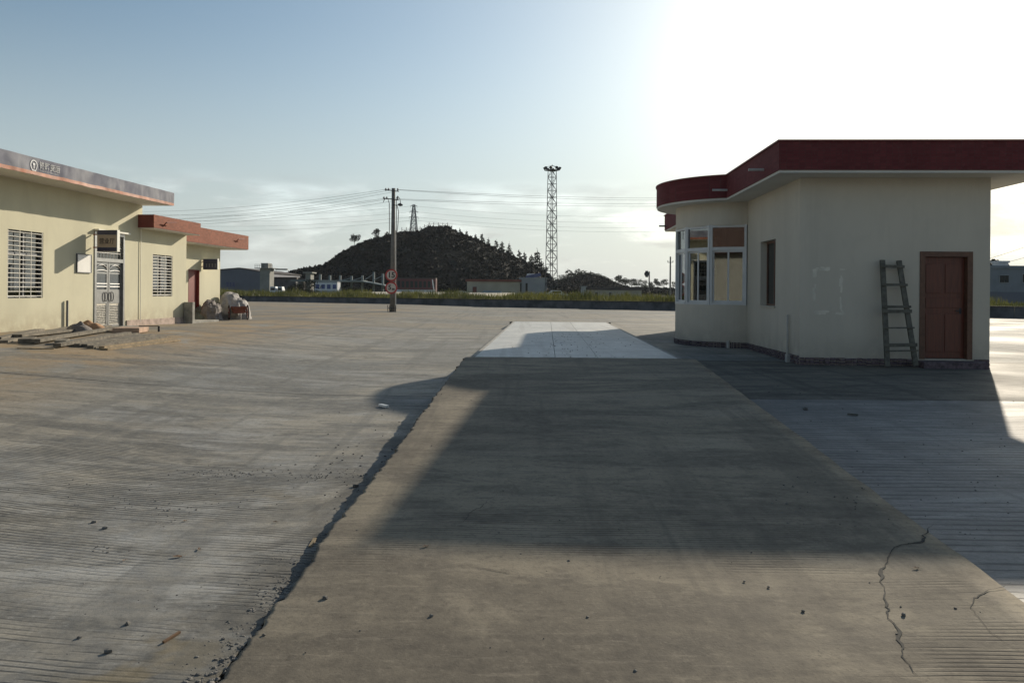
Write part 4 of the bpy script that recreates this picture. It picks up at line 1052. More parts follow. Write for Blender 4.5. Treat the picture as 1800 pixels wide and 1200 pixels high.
def tree(name, loc, h, style, seed, label, group, leaf='leaf_dark', wid=.35):
    rng = np.random.RandomState(seed); rs = random.Random(seed)
    t = empty(name, loc, label, 'tree', group)
    tr = MB(); lean = Vector((rs.uniform(-.04, .04), rs.uniform(-.04, .04), 1)); top = lean * h * (.95 if style == 'conifer' else .62)
    tr.tube([(0, 0, -.6), top * .4, top * .8, top], [h * .022, h * .018, h * .012, h * .005], 6)
    blobs = []
    if style == 'conifer':
        for k in range(7):
            f = k / 6; zc = h * lerp(.22, .97, f); rr = h * wid * .55 * (1 - f) ** .8 + h * .02
            for j in range(4 if f < .8 else 1):
                a = rs.uniform(0, 6.28); o_ = rr * .6; blobs.append((math.cos(a) * o_, math.sin(a) * o_, zc + rs.uniform(-.03, .03) * h, rr * .6, rr * .6, h * .055))
                tr.tube([(0, 0, zc), (math.cos(a) * o_, math.sin(a) * o_, zc + .02 * h)], h * .005, 4)
        n = 420; sz = h * .055
    elif style == 'pine':      # umbrella-like crown on a bare trunk
        for k in range(8):
            a = rs.uniform(0, 6.28); o_ = h * wid * rs.uniform(.15, .8); zc = h * rs.uniform(.48, .90); blobs.append((math.cos(a) * o_ * .8, math.sin(a) * o_ * .8, zc, h * wid * .42, h * wid * .42, h * .12))
            tr.tube([(0, 0, zc - h * .18), (math.cos(a) * o_ * .6, math.sin(a) * o_ * .6, zc - h * .04), (math.cos(a) * o_, math.sin(a) * o_, zc)], [h * .012, h * .008, h * .004], 5)
        n = 700; sz = h * .042
    else:
        for k in range(13):
            a = rs.uniform(0, 6.28); f = rs.uniform(0, 1); o_ = h * wid * rs.uniform(.1, .9) * math.sin(math.pi * (f * .75 + .2)); zc = h * (.22 + .68 * f); blobs.append((math.cos(a) * o_, math.sin(a) * o_, zc, h * wid * .5, h * wid * .5, h * .13))
            tr.tube([(0, 0, zc - h * .15), (math.cos(a) * o_, math.sin(a) * o_, zc)], [h * .012, h * .004], 5)
        n = 1000; sz = h * .042
    tr.build('trunk', M['bark'], t)
    V, Fq = leaf_cloud(blobs, n, sz, rng); mesh_np('crown', V, Fq, [M[leaf]], t, None)
    return t

# hill
HILL = [(470, 512), (500, 508), (530, 488), (543, 474), (590, 468), (600, 457), (627, 437), (652, 425), (685, 415), (705, 411), (741, 409), (755, 401), (787, 401), (806, 411), (840, 424), (864, 434), (895, 450), (920, 461), (946, 474), (963, 488), (972, 500), (985, 509), (1010, 513)]
HP = sorted([((U(px, py, 260).x), U(px, py, 260).z) for px, py in HILL])
def hz(x, y):
    r = pw(x, HP); d = (y - 260)
    k = smooth(1 - abs(d) / (52 if d < 0 else 90)) if abs(d) < 90 else 0
    k = max(0, 1 - (abs(d) / (62 if d < 0 else 95)) ** 1.5)
    base_ = .4
    z = base_ + (r - base_) * k
    return z + (1.0 * mn.noise((x * .08, y * .08, 0)) + .5 * mn.noise((x * .3, y * .3, 0))) * k * (.3 + .7 * min(1, abs(d) / 15))
hx = [lerp(HP[0][0], HP[-1][0], i / 110) for i in range(111)]; hy = [196 + i * 3.2 for i in range(50)]
grid_sheet('hill', hx, hy, hz, M['hillsoil'])
def hill_bushes(HP, hz, ya, yb, n, label):
    rng = np.random.RandomState(3)
    x = rng.uniform(HP[0][0], HP[-1][0], n); y = rng.uniform(ya, yb, n)
    pts = [(a, b, hz(a, b)) for a, b in zip(x, y)]; pts = [p for p in pts if p[2] > .8]
    blobs = np.array([(a, b, c + .1, r_s, r_s, r_s * .8) for (a, b, c), r_s in zip(pts, rng.uniform(.25, .95, len(pts)) ** 1.3)])
    V = []; N_ = 7
    k = np.repeat(np.arange(len(blobs)), N_); B = blobs[k]; m = len(k)
    p = rng.normal(size=(m, 3)); p /= np.linalg.norm(p, axis=1)[:, None]; c = B[:, :3] + p * B[:, 3:] * rng.uniform(.4, 1.1, m)[:, None]
    a = rng.normal(size=(m, 3)); a /= np.linalg.norm(a, axis=1)[:, None]; b = np.cross(a, rng.normal(size=(m, 3))); b /= np.linalg.norm(b, axis=1)[:, None]
    s = (B[:, 3] * rng.uniform(.4, .9, m))[:, None]
    V = np.stack([c - a * s, c - b * s * .6, c + a * s, c + b * s * .6], 1).reshape(-1, 3)
    o = mesh_np('undergrowth', V, np.arange(m * 4).reshape(-1, 4), [M['leaf_hill']], None, 'stuff'); tag(o, label, 'undergrowth')
hill_bushes(HP, hz, 200, 266, 9000, 'dense dark undergrowth covering the round hill')
def on_ridge(px, Y=258):
    x = U(px, 450, Y).x; return Vector((x, Y, hz(x, Y) - .3))
def tree_px(name, px, ptop, style, seed, label, group, leaf='leaf_dark', wid=.35, Y=258, base=None):
    b = on_ridge(px, Y) if base is None else U(px, base, Y)
    top = U(px, ptop, Y).z
    return tree(name, b, max(1.2, top - b.z), style, seed, label, group, leaf, wid)
gh = 'conifers along the right slope of the hill'
con = [(808, 400), (820, 404), (836, 409), (847, 408), (858, 417), (872, 420), (882, 421), (895, 426), (913, 437), (922, 441), (934, 445), (944, 436), (952, 455), (960, 464)]
for i, (px, pt) in enumerate(con):
    tree_px('conifer_tree', px, pt, 'conifer', 100 + i, ORD[i] + ' conifer from the left down the right slope of the hill', gh, wid=.42)
lt = [(623, 411, 'pine', 'lone round-crowned pine standing out at the left slope of the hill', .42), (642, 421, 'pine', 'small tree just right of the lone pine on the hill', .5), (662, 402, 'broad', 'bushy tree on the hill left of the utility pole', .42), (680, 407, 'broad', 'feathery tree on the hill directly beside the utility pole', .40)]
for i, (px, pt, st_, lab, wd) in enumerate(lt): tree_px('hill_tree', px, pt, st_, 130 + i, lab, 'trees on the left slope of the hill', wid=wd)
# posts of a fence on the crest
fp = empty('crest_fence', on_ridge(745), 'thin post fence along the crest of the hill', 'fence'); bb = Vector(fp.location)
for px in range(706, 800, 8):
    q = on_ridge(px) - bb; o = MB(); o.bar(q, q + Vector((0, 0, 1.9 + .5 * rnd())), .16); o.build('post', M['iron'], fp)
q0 = [on_ridge(px) - bb + Vector((0, 0, 1.5)) for px in range(706, 800, 8)]; o = MB(); o.tube(q0, .04, 4); o.build('rail', M['iron'], fp)
# transmission pylon behind the crest
def lattice(mb, w0, w1, h, n, r, cross=True):
    def ring(f): w = lerp(w0, w1, f) / 2; z = h * f; return [Vector((s * w, t * w, z)) for s, t in ((-1, -1), (1, -1), (1, 1), (-1, 1))]
    rr = [ring(k / n) for k in range(n + 1)]
    for k in range(n):
        for j in range(4):
            a, b = rr[k][j], rr[k + 1][j]; c, d = rr[k][(j + 1) % 4], rr[k + 1][(j + 1) % 4]
            mb.bar(a, b, r * 1.5); mb.bar(b, d, r)
            if (k + j) % 2: mb.bar(a, d, r)
            else: mb.bar(c, b, r)
            if cross: mb.bar(c, b, r * .8) if (k + j) % 2 else mb.bar(a, d, r * .8)
Yp = 285
pb = U(727, 415, Yp); pt = U(727, 348, Yp); py_ = empty('transmission_pylon', (pb.x, Yp, pb.z - 4), 'steel lattice transmission pylon standing behind the hill crest', 'pylon', rz=R(20))
o = MB(); lattice(o, 3.6, .7, pt.z - pb.z + 1.5, 11, .12); o.build('lattice_mast', M['galv'], py_)
for f, w in ((.62, 1.7), (.75, 1.5), (.88, 1.2)):
    z = (pt.z - pb.z + 2) * f + 1
    o = MB(); 
    for s in (-1, 1):
        o.bar((0, 0, z + .5), (s * w, 0, z), .1); o.bar((0, 0, z - .1), (s * w, 0, z), .1); o.bar((s * w, 0, z), (s * w, 0, z - .7), .09)
    o.build('cross_arm', M['galv'], py_)
# far floodlight mast
Ym = 150; mbp = U(969, 508, Ym); mtp = U(971, 300, Ym)
ms = empty('floodlight_mast', (mbp.x, Ym, .5), 'tall lattice floodlight mast with a ring of lamps right of the hill', 'floodlight mast', rz=R(32)); H_ = mtp.z - .5
o = MB(); lattice(o, 1.75, 1.15, H_, 19, .062, False); o.build('lattice_mast', M['iron'], ms)
o = MB(); o.box((-1.1, -1.1, H_), (1.1, 1.1, H_ + .12)); o.build('lamp_platform', M['galv'], ms)
o = MB(); o.tube([(0, 0, H_), (0, 0, H_ + 1.2)], .05, 6)
for k in range(4): o.bar((0, 0, H_ + 1.0), (1.3 * math.cos(k * math.pi / 2), 1.3 * math.sin(k * math.pi / 2), H_ + .6), .06)
o.build('spire', M['galv'], ms)
for k in range(8):
    a = 2 * math.pi * k / 8; o = MB(); c = Vector((1.3 * math.cos(a), 1.3 * math.sin(a), H_ + .55)); d = Vector((math.cos(a), math.sin(a), -.6)).normalized()
    o.tube([c, c + d * .30, c + d * .42], [.20, .30, .30], 8); o.bar(c, (math.cos(a) * .9, math.sin(a) * .9, H_ + .1), .06); o.build('floodlight', M['iron'], ms)
# second, farther wooded rise and the pines to the right
H2 = [(960, 512), (976, 498), (1000, 490), (1022, 484), (1036, 484), (1052, 489), (1067, 494), (1082, 501), (1105, 507), (1180, 509), (1215, 511)]
HQ = sorted([(U(a, b, 320).x, U(a, b, 320).z) for a, b in H2])
def hz2(x, y):
    k = max(0, 1 - (abs(y - 320) / 40) ** 2); return .4 + (pw(x, HQ) - .4) * k
grid_sheet('wooded_rise', [lerp(HQ[0][0], HQ[-1][0], i / 60) for i in range(61)], [280 + 4 * i for i in range(21)], hz2, M['hillsoil'])
hill_bushes(HQ, hz2, 284, 326, 3500, 'dark bushes covering the wooded rise right of the floodlight mast')
far = [(978, 488, 'broad', .5), (990, 483, 'broad', .5), (1006, 471, 'pine', .45), (1014, 482, 'broad', .6), (1024, 476, 'broad', .6), (1036, 476, 'broad', .6), (1048, 480, 'broad', .6), (1060, 484, 'broad', .6), (1070, 488, 'pine', .5),
       (1090, 482, 'pine', .42), (1099, 486, 'pine', .42), (1110, 489, 'pine', .45), (1122, 490, 'pine', .5), (1134, 492, 'broad', .5), (1144, 494, 'broad', .5), (1155, 489, 'pine', .35), (1167, 490, 'pine', .5), (1187, 494, 'pine', .5)]
for i, (px, pt, st_, wd) in enumerate(far):
    b = U(px, 509, 312); top = U(px, pt, 312).z
    lab = (ORD[i] + ' tree from the left on the wooded rise right of the floodlight mast') if i < 9 else (ORD[i - 9] + ' tree from the left along the skyline beside the weighing room bay')
    tree('skyline_tree', (b.x, 312, max(0.3, b.z - .5)), top - b.z + .5, st_, 160 + i, lab, 'trees on the skyline right of the mast', 'leaf_mid', wid=wd)

# ---------------------------------------------------------------- far buildings and rolling stock
def bpx(x0, x1, ytop, Y, depth, name, label, cat, mat, roofmat=None, roofh=.0, base=0.3, over=.3):
    a = U(x0, ytop, Y); b = U(x1, ytop, Y); t = empty(name, ((a.x + b.x) / 2, Y + depth / 2, base), label, cat)
    w = (b.x - a.x) / 2; h = (a.z + b.z) / 2 - base
    o = MB(); o.box((-w, -depth / 2, 0), (w, depth / 2, h - roofh)); o.build('wall', mat, t)
    if roofmat: o = MB(); o.box((-w - over, -depth / 2 - over, h - roofh + .003), (w + over, depth / 2 + over, h)); o.build('roof', roofmat, t)
    return t, w, h
def win(t, w, h, depth, u0, u1, v0, v1, mat, name='window'):
    o = MB(); x0, x1 = lerp(-w, w, u0), lerp(-w, w, u1); z0, z1 = h * v0, h * v1
    o.box((x0, -depth / 2 - .06, z0), (x1, -depth / 2 + .02, z1)); wo = o.build(name, M['fargrey'], t)
    o = MB(); g = .06; o.box((x0 + g, -depth / 2 - .09, z0 + g), (x1 - g, -depth / 2 - .062, z1 - g)); o.build('pane', mat, wo)
# warehouse with low gable
Yw = 170
a, b = U(380, 474, Yw), U(462, 476, Yw); t = empty('warehouse', ((a.x + b.x) / 2, Yw, .3), 'grey-blue gabled warehouse beyond the weeds left of the pale tower', 'warehouse'); w = (b.x - a.x) / 2; h = a.z - .3
o = MB(); pk = U(417, 471, Yw).z - .3; o.add([(-w, 0, 0), (w, 0, 0), (w, 0, h - .4), (-.05, 0, pk), (-w, 0, h), (-w, 30, 0), (w, 30, 0), (w, 30, h - .4), (-.05, 30, pk), (-w, 30, h)], [(0, 1, 2, 3, 4), (9, 8, 7, 6, 5), (1, 6, 7, 2), (0, 4, 9, 5)]); o.build('wall', M['shed'], t)
o = MB(); o.add([(-w - .3, -.3, h + .02), (0, -.3, pk + .10), (0, 30.3, pk + .10), (-w - .3, 30.3, h + .02), (w + .3, -.3, h - .38), (w + .3, 30.3, h - .38)], [(0, 1, 2, 3), (1, 4, 5, 2)]); so_ = o.build('roof', M['darkroof'], t); sm = so_.modifiers.new('thickness', 'SOLIDIFY'); sm.thickness = .15
o = MB(); x0 = U(402, 0, Yw).x - (a.x + b.x) / 2; x1 = U(417, 0, Yw).x - (a.x + b.x) / 2; z0 = U(409, 504, Yw).z - .3; z1 = U(409, 496, Yw).z - .3; o.box((x0, -.08, z0), (x1, -.003, z1)); wo = o.build('window', M['bluewin'], t)
for k in (1, 2): o = MB(); xx = lerp(x0, x1, k / 3); o.box((xx - .05, -.11, z0), (xx + .05, -.082, z1)); o.build('mullion', M['shed'], wo)
# tower with cantilever
t, w, h = bpx(457, 474, 472, 160, 3, 'water_tower', 'pale concrete tower with railed platform and long cantilever arm', 'tower', M['tower'])
o = MB(); o.box((-w * .85, -1.3, h + .15), (w * .6, 1.3, h + 1.15)); o.build('top_cabin', M['tower'], t)
o = MB(); o.box((-w - 1.0, -2, h), (w + .8, 2, h + .14)); o.build('platform', M['tower'], t)
o = MB()
for k in range(9): xx = lerp(-w - .9, w + .7, k / 8); o.bar((xx, -1.95, h + .1), (xx, -1.95, h + .85), .05)
for z in (.5, .85): o.bar((-w - .95, -1.95, h + z), (w + .75, -1.95, h + z), .05)
o.build('railing', M['galv'], t)
o = MB(); o.box((w + .81, -.3, h - .25), (w + 3.3, .3, h + .05)); o.build('cantilever_arm', M['tower'], t)
# low dark shed behind
t, w, h = bpx(474, 520, 487, 175, 10, 'goods_shed', 'long low dark open shed right of the pale tower', 'shed', M['lowwall'], M['darkroof'], .5)
for k in range(6): win(t, w, h, 10, k / 6 + .03, k / 6 + .13, .1, .55, M['dark'], 'opening')
for i, (x0, x1) in enumerate(((477, 488), (490, 499))):
    a, b = U(x0, 500, 150), U(x1, 500, 150); v = empty('parked_van', ((a.x + b.x) / 2, 150, .5), ('left' if i == 0 else 'right') + ' of two small white vans parked by the low dark shed', 'van', 'vans parked by the shed'); w = (b.x - a.x) / 2
    o = MB(); o.add([(-w, -.8, .3), (w, -.8, .3), (w, -.8, 1.0), (w * .65, -.75, 1.75), (-w, -.75, 1.75), (-w, .8, .3), (w, .8, .3), (w, .8, 1.0), (w * .65, .75, 1.75), (-w, .75, 1.75)], [(0, 1, 2, 3, 4), (9, 8, 7, 6, 5), (0, 5, 6, 1), (1, 6, 7, 2), (2, 7, 8, 3), (3, 8, 9, 4), (4, 9, 5, 0)]); o.build('body', M['buswhite'], v)
    o = MB(); o.box((-w * .8, -.83, 1.05), (w * .5, -.80, 1.5)); o.build('window', M['dark'], v)
    for s in (-.6, .6):
        o = MB(); o.tube([(s * w, -.85, .32), (s * w, -.65, .32)], .32, 12); o.build('wheel', M['black'], v)
# trees in front of shed
for i, (px, pt) in enumerate(((512, 500), (530, 494), (547, 490), (618, 500))):
    b = U(px, 516, 140); tree('bushy_tree', (b.x, 140, .4), U(px, pt, 140).z - .4, 'broad', 210 + i, ['dark bush by the goods shed', 'dark round tree right of the goods shed', 'dark tree at the left end of the station canopy', 'low tree in front of the station canopy'][i], 'dark trees along the railway', wid=.62)
# station canopy with masts and stays
Yc = 165
pA, pB = U(520, 494, Yc), U(682, 494, Yc); cn = empty('station_canopy', (pA.x, Yc, .5), 'long grey-green platform canopy hung from a row of masts below the hill', 'canopy')
zt_ = pA.z - .5; L_ = pB.x - pA.x
o = MB(); o.box((0, -4, zt_ - .1), (L_ * .74, 4, zt_ + .22)); o.build('roof', M['canopy'], cn); o = MB(); o.add([(L_ * .741, -4, zt_ + .15), (L_, -4, zt_ - .75), (L_, 4, zt_ - .75), (L_ * .741, 4, zt_ + .15)], [(0, 1, 2, 3)]); q_ = o.build('roof', M['canopy'], cn); q_.modifiers.new('t', 'SOLIDIFY').thickness = .2
cols = [(563, 482), (580, 484), (598, 484), (618, 485), (637, 484), (657, 478), (673, 481)]
for px, pt in cols:
    x = U(px, pt, Yc).x - pA.x; zz = U(px, pt, Yc).z - .5; o = MB(); o.bar((x, 0, -.2), (x, 0, zz), .42); o.build('mast', M['canopy'], cn)
    if px > 610:
        o = MB(); o.tube([(x, 0, zz - .4), (x - 2.2, 0, zt_ + .2)], .09, 5); o.build('stay', M['canopy'], cn)
t, w, h = bpx(537, 546, 478, 180, 3, 'signal_cabin', 'small grey tower with flat cap at the left foot of the hill', 'tower', M['tower'], M['tower'], .3, over=.5)
# railway coaches
def coach(x0, x1, yt, Y, name, label, body, band, kind_windows):
    t, w, h = bpx(x0, x1, yt, Y, 2.8, name, label, 'railway coach', body, None, base=.9)
    o = MB(); o.prism([(-w, -1.4), (w, -1.4), (w, 1.4), (-w, 1.4)], h + .002, h + .22); o.build('roof', M['fargrey'] if body == M['buswhite'] else M['darkroof'], t)
    n = kind_windows
    for k in range(n):
        o = MB(); xx = lerp(-w, w, (k + .5) / n); o.box((xx - w / n * .62, -1.46, h * .45), (xx + w / n * .62, -1.403, h * .85)); o.build('window', M['busblue'] if body == M['buswhite'] else M['dark'], t)
    o = MB(); o.box((-w, -1.45, 0.05), (w, -1.403, h * .30)); o.build('lower_band', band, t)
    for s in (-.75, -.6, .6, .75): o = MB(); o.tube([(s * w, -1.2, -.05), (s * w, -.9, -.05)], .42, 12); o.build('wheel', M['black'], t)
coach(553, 593, 497, 155, 'railway_coach', 'white railway coach with blue windows under the platform canopy', M['buswhite'], M['fargrey'], 4)
coach(697, 766, 490, 158, 'railway_coach', 'dark red railway coach with pale lower band right of the round signs', M['busred'], M['buswhite'], 9)
o = MB(); q = U(763, 512, 140); q2 = U(761, 491, 140); o.tube([(0, 0, 0), (q2.x - q.x - .1, 0, q2.z - q.z)], .10, 6); ob = o.build('white_post', M['buswhite'], None); ob.location = q; tag(ob, 'white leaning post at the right end of the dark red coach', 'post')
# far cream house, white house
t, w, h = bpx(821, 914, 491, 150, 8, 'far_house', 'long cream house with thin brown-red roof edge at the foot of the hill', 'house', M['farcream'], M['farroof'], .45)
win(t, w, h, 8, .10, .19, 0, .62, M['farroof'], 'door'); win(t, w, h, 8, .59, .64, .12, .35, M['dark'])
t, w, h = bpx(914, 961, 488, 152, 9, 'far_house', 'pale grey house with two dark windows left of the floodlight mast', 'house', M['fargrey'], M['fargrey'], .2, over=.15)
win(t, w, h, 9, .0, .07, .3, .75, M['dark']); win(t, w, h, 9, .20, .30, .3, .75, M['dark'])
o = MB(); o.tube([(-1.2, 0, h + .55), (1.0, 0, h + .55)], .32, 12); o.build('roof_tank', M['tank'], t); o = MB(); o.bar((-1.4, -.4, h + .1), (1.6, -.4, h + .75), .06, .7); o.build('solar_panel', M['bluewin'], t)
q = U(865, 512, 140); o = MB(); o.add([(-2.6, -1.5, 0), (2.6, -1.5, 0), (1.5, 0, 1.0), (-1.5, 0, 1.0), (-2.6, 1.5, 0), (2.6, 1.5, 0)], [(0, 1, 2, 3), (5, 4, 3, 2), (1, 5, 2), (4, 0, 3)]); ob = o.build('sheeted_stack', M['canopy'], None); ob.location = (q.x, 140, .8); tag(ob, 'grey-green sheeted stack in front of the cream house', 'sheeted stack')
q = U(810, 513, 138); ob = heap('sheeted_stack', (q.x, 138, .7), 1.4, 1, .95, M['canopy'], 'small pale grey sheeted heap left of the cream house', 'sheeted stack', 31)
t, w, h = bpx(1032, 1128, 505, 200, 8, 'far_house', 'low house with dark brown roof below the wooded rise', 'house', M['farcream'], M['darkroof'], .7, base=-.2)
win(t, w, h, 8, .15, .2, .2, .6, M['dark']); win(t, w, h, 8, .4, .45, .2, .6, M['dark']); win(t, w, h, 8, .7, .75, .2, .6, M['dark'])
t, w, h = bpx(1023, 1030, 503, 190, 3, 'trackside_hut', 'tiny white hut left of the low brown-roofed house', 'hut', M['fargrey'], M['fargrey'], .15, base=-.2)
# white car near the mast
a, b = U(974, 510, 125), U(986, 510, 125); v = empty('parked_car', ((a.x + b.x) / 2, 125, .5), 'white car parked at the foot of the floodlight mast', 'car'); w = 2.0 * .9
o = MB(); prof = [(-w, .3), (w, .3), (w, .75), (w * .55, .85), (w * .25, 1.35), (-w * .5, 1.38), (-w * .85, .95), (-w, .9)]; n = len(prof)
o.add([(x, -.8, z) for x, z in prof] + [(x, .8, z) for x, z in prof], [tuple(range(n)), tuple(range(n, 2 * n))[::-1]] + [(i, i + n, (i + 1) % n + n, (i + 1) % n) for i in range(n)]); o.build('body', M['buswhite'], v)
o = MB(); o.box((-w * .5, -.82, .9), (w * .3, -.801, 1.25)); o.build('window', M['dark'], v)
for s in (-.62, .62): o = MB(); o.tube([(s * w, -.83, .3), (s * w, -.6, .3)], .3, 12); o.build('wheel', M['black'], v)
# pale track on the far side
a = [U(615, 512.6, 135), U(706, 519.5, 100), U(830, 519, 102), U(905, 514.5, 140), U(760, 513.2, 160)]
V = [(p.x, p.y, p.z) for p in a] + [(p.x, p.y, .3) for p in a]; o = MB(); o.add(V, [(0, 1, 2, 3, 4)] + [(i, i + 5, (i + 1) % 5 + 5, (i + 1) % 5) for i in range(5)]); ob = o.build('pale_track', M['path'], None, kind='structure')
# railway signal and small pole
q = U(1141, 512, 110); sg = empty('railway_signal', (q.x, 110, .5), 'railway signal with round black head left of the weighing room bay', 'signal')
zt_ = U(1141, 477, 110).z - .5; o = MB(); o.tube([(0, 0, 0), (0, 0, zt_)], .09, 8); o.build('post', M['iron'], sg)
o = MB(); zc = U(1138, 481.5, 110).z - .5; o.tube([(-.36, -.1, zc), (-.36, .15, zc)], .34, 16); o.box((-.55, -.08, zc - .45), (-.17, .1, zc + .45)); o.bar((-.2, 0, zc), (0, 0, zc), .08); o.build('signal_head', M['iron'], sg)
q = U(1178, 512, 120); pz = U(1178, 451, 120).z - .5; pl = empty('utility_pole', (q.x, 120, .5), 'slim far utility pole close to the weighing room bay', 'utility pole'); o = MB(); o.tube([(0, 0, 0), (0, 0, pz)], [.15, .11], 8); o.build('pole', M['pole'], pl)
o = MB(); o.bar((-.42, 0, pz - .9), (.42, 0, pz - .9), .08); o.tube([(-.4, 0, pz - .9), (-.4, 0, pz - .6)], .05, 6); o.tube([(.4, 0, pz - .9), (.4, 0, pz - .6)], .05, 6); o.build('cross_arm', M['iron'], pl)
# block right of the weighing room
t, w, h = bpx(1730, 1850, 467, 72, 10, 'flat_roofed_block', 'grey flat-roofed block seen past the right corner of the weighing room', 'building', M['blockgrey'], M['blockgrey'], .25, over=.12)
for x0, x1, y0_, y1_ in ((1756, 1773, 483, 497), (1796, 1812, 481, 497)):
    cxm = t.location.x; xa, xb = U(x0, 490, 72).x - cxm, U(x1, 490, 72).x - cxm; za, zb = U(x0, y1_, 72).z - .3, U(x0, y0_, 72).z - .3
    o = MB(); o.box((xa, -5.08, za), (xb, -5.003, zb)); wo = o.build('window', M['fargrey'], t); o = MB(); o.box((xa + .05, -5.11, za + .05), ((xa + xb) / 2 - .02, -5.082, zb - .05)); o.build('pane', M['dark'], wo); o = MB(); o.box(((xa + xb) / 2 + .02, -5.11, za + .05), (xb - .05, -5.082, zb - .05)); o.build('pane', M['dark'], wo)
zb_ = U(1780, 513, 72).z - .3; o = MB(); o.box((-w - .05, -5.12, -.1), (w + .05, -5.003, zb_)); o.build('dark_base', M['shed'], t)
xa, xb = U(1779, 460, 72).x - t.location.x, U(1797, 460, 72).x - t.location.x; zr_ = U(1788, 458, 72).z - .3
o = MB(); o.box((xa, -3, h), (xb, -2, zr_ - .12)); o.box((xa - .08, -3.1, zr_ - .12), (xb + .08, -1.9, zr_ + .06)); o.build('roof_hut', M['tank'], t)
q = U(1752, 520, 95); tree('bushy_tree', (q.x, 95, .4), U(1752, 455, 95).z - .4, 'broad', 250, 'dark tree rising behind the flat roof of the grey block', None, wid=.35)
# ---------------------------------------------------------------- main utility pole with signs
pq = GP(690, 548); PY = pq.y
pl = empty('utility_pole', pq, 'tall concrete utility pole carrying two round signs and a lamp', 'utility pole'); kpx = PY / F
Zp = lambda py: U(690, py, PY).z - pq.z
Xp = lambda px: (px - 690) * kpx
o = MB(); o.tube([(0, 0, -.2), (0, 0, Zp(331))], [.16, .105], 14); o.build('pole', M['pole'], pl, smooth_=True)
for za, xl, xr in ((337, -15, 10), (352, -18, 10)):
    o = MB(); o.bar((Xp(690 + xl), -.12, Zp(za - 3)), (Xp(690 + xr), -.12, Zp(za)), .05); o.build('cross_arm', M['iron'], pl)
    for dx in (xl + 2, xl + 7, xr - 2):
        o = MB(); z = Zp(za - 1) ; o.tube([(Xp(690 + dx), -.12, z), (Xp(690 + dx), -.12, z + .08), (Xp(690 + dx), -.12, z + .16)], [.022, .05, .03], 8); o.build('insulator', M['iron'], pl)
o = MB(); o.tube([(0, -.1, Zp(360)), (.25, -.12, Zp(362)), (.32, -.12, Zp(359))], .02, 6); o.tube([(.28, -.12, Zp(360)), (.42, -.12, Zp(360)), (.58, -.12, Zp(361))], [.04, .11, .03], 10); o.build('street_lamp', M['iron'], pl)
for pts in ([(-17, 356), (-14, 349), (-9, 350), (-6.5, 358), (-6, 395), (-6, 412)], [(5.5, 349), (8, 345), (12, 350), (14, 362)], [(6, 358), (10, 372), (9, 395), (7, 412)], [(6, 350), (6.5, 380), (6, 412)]):
    o = MB(); o.tube([(Xp(690 + a), -.15, Zp(b)) for a, b in pts], .022, 6); o.build('cable', M['wire'], pl)
o = MB(); o.tube([(.2, -.1, 0), (.17, -.1, Zp(405))], .028, 8); o.build('conduit', M['pvc'], pl)
for px in (683, 686, 694, 697):
    o = MB(); o.tube([(Xp(px), -.32 + .04 * (px % 3), -.05), (Xp(px), -.32, Zp(536))], .022, 6); o.build('guard_rod', M['iron'], pl)
o = MB(); o.bar((Xp(683), -.32, Zp(541)), (Xp(698), -.32, Zp(541)), .03); o.build('guard_rail', M['iron'], pl)
def round_sign(pyc, txts, label):
    zc = U(688.5, pyc, PY).z; rad = 10.6 * kpx
    s_ = empty('round_sign', (pq.x + Xp(688.5), PY - .22, zc - rad), label, 'sign')
    def disc(r, y, th, n=36): o = MB(); o.tube([(0, y, rad), (0, y - th, rad)], r, n); return o
    disc(rad, 0, .02).build('rim', M['signred'], s_); disc(rad * .76, -.022, .004).build('face', M['signpale'], s_)
    for t_, size, dx, dz, wd in txts:
        text_mesh('lettering', t_, size, M['blacktext'], s_, basis(Vector((dx, -.030, rad + dz)), Vector((1, 0, 0)), Vector((0, 0, 1)), Vector((0, -1, 0))), wd, .003, .012)
    o = MB(); o.bar((0, .0, rad), (0, .10, rad), .06); o.build('clamp', M['iron'], s_)
round_sign(483.8, [('15', .46, 0, 0, .36)], 'upper round red-ringed sign reading 15 on the utility pole')
round_sign(505.8, [('5', .40, -.09, 0.01, .17), ('m', .24, .12, -.07, .16)], 'lower round red-ringed sign reading 5m on the utility pole')
# ---------------------------------------------------------------- wires
def wire(a, b, sag, r, label, grp):
    n = 24; P = []
    for k in range(n + 1): t = k / n; q = a.lerp(b, t); q.z -= sag * 4 * t * (1 - t); P.append(q - a)
    o = MB(); o.tube(P, r, 4); ob = o.build('overhead_wire', M['wire'], None); ob.location = a; return tag(ob, label, 'wire', grp)
pw_ = lambda px, py: U(px, py, PY)
gl_ = 'low voltage wires strung from the utility pole'
for i, (a, b, s) in enumerate((((678, 333), (230, 372), .35), ((683, 335), (230, 380), .40), ((699, 336), (230, 386), .45))): wire(pw_(*a), U(b[0], b[1], 62), s, .007, ['uppermost', 'middle', 'lowest'][i] + ' of three upper wires running left from the pole to the hall roof', gl_)
for i, (a, b, s) in enumerate((((675, 349), (230, 388), .3), ((681, 350), (230, 393), .35), ((699, 352), (230, 398), .4))): wire(pw_(*a), U(b[0], b[1], 62), s, .007, ['uppermost', 'middle', 'lowest'][i] + ' of three lower wires running left from the pole to the hall roof', gl_)
for i, (a, b, s) in enumerate((((678, 332), (1260, 347), .25), ((699, 334), (1260, 350), .3))): wire(pw_(*a), U(b[0], b[1], 70), s, .008, ['upper', 'lower'][i] + ' of the topmost pair of wires running right from the pole', gl_)
for i, (a, b, s) in enumerate((((681, 349), (1260, 356), .2), ((699, 351), (1260, 360), .25))): wire(pw_(*a), U(b[0], b[1], 70), s, .008, ['upper', 'lower'][i] + ' of the second pair of wires running right from the pole', gl_)
gp_ = 'high voltage lines on the pylon'
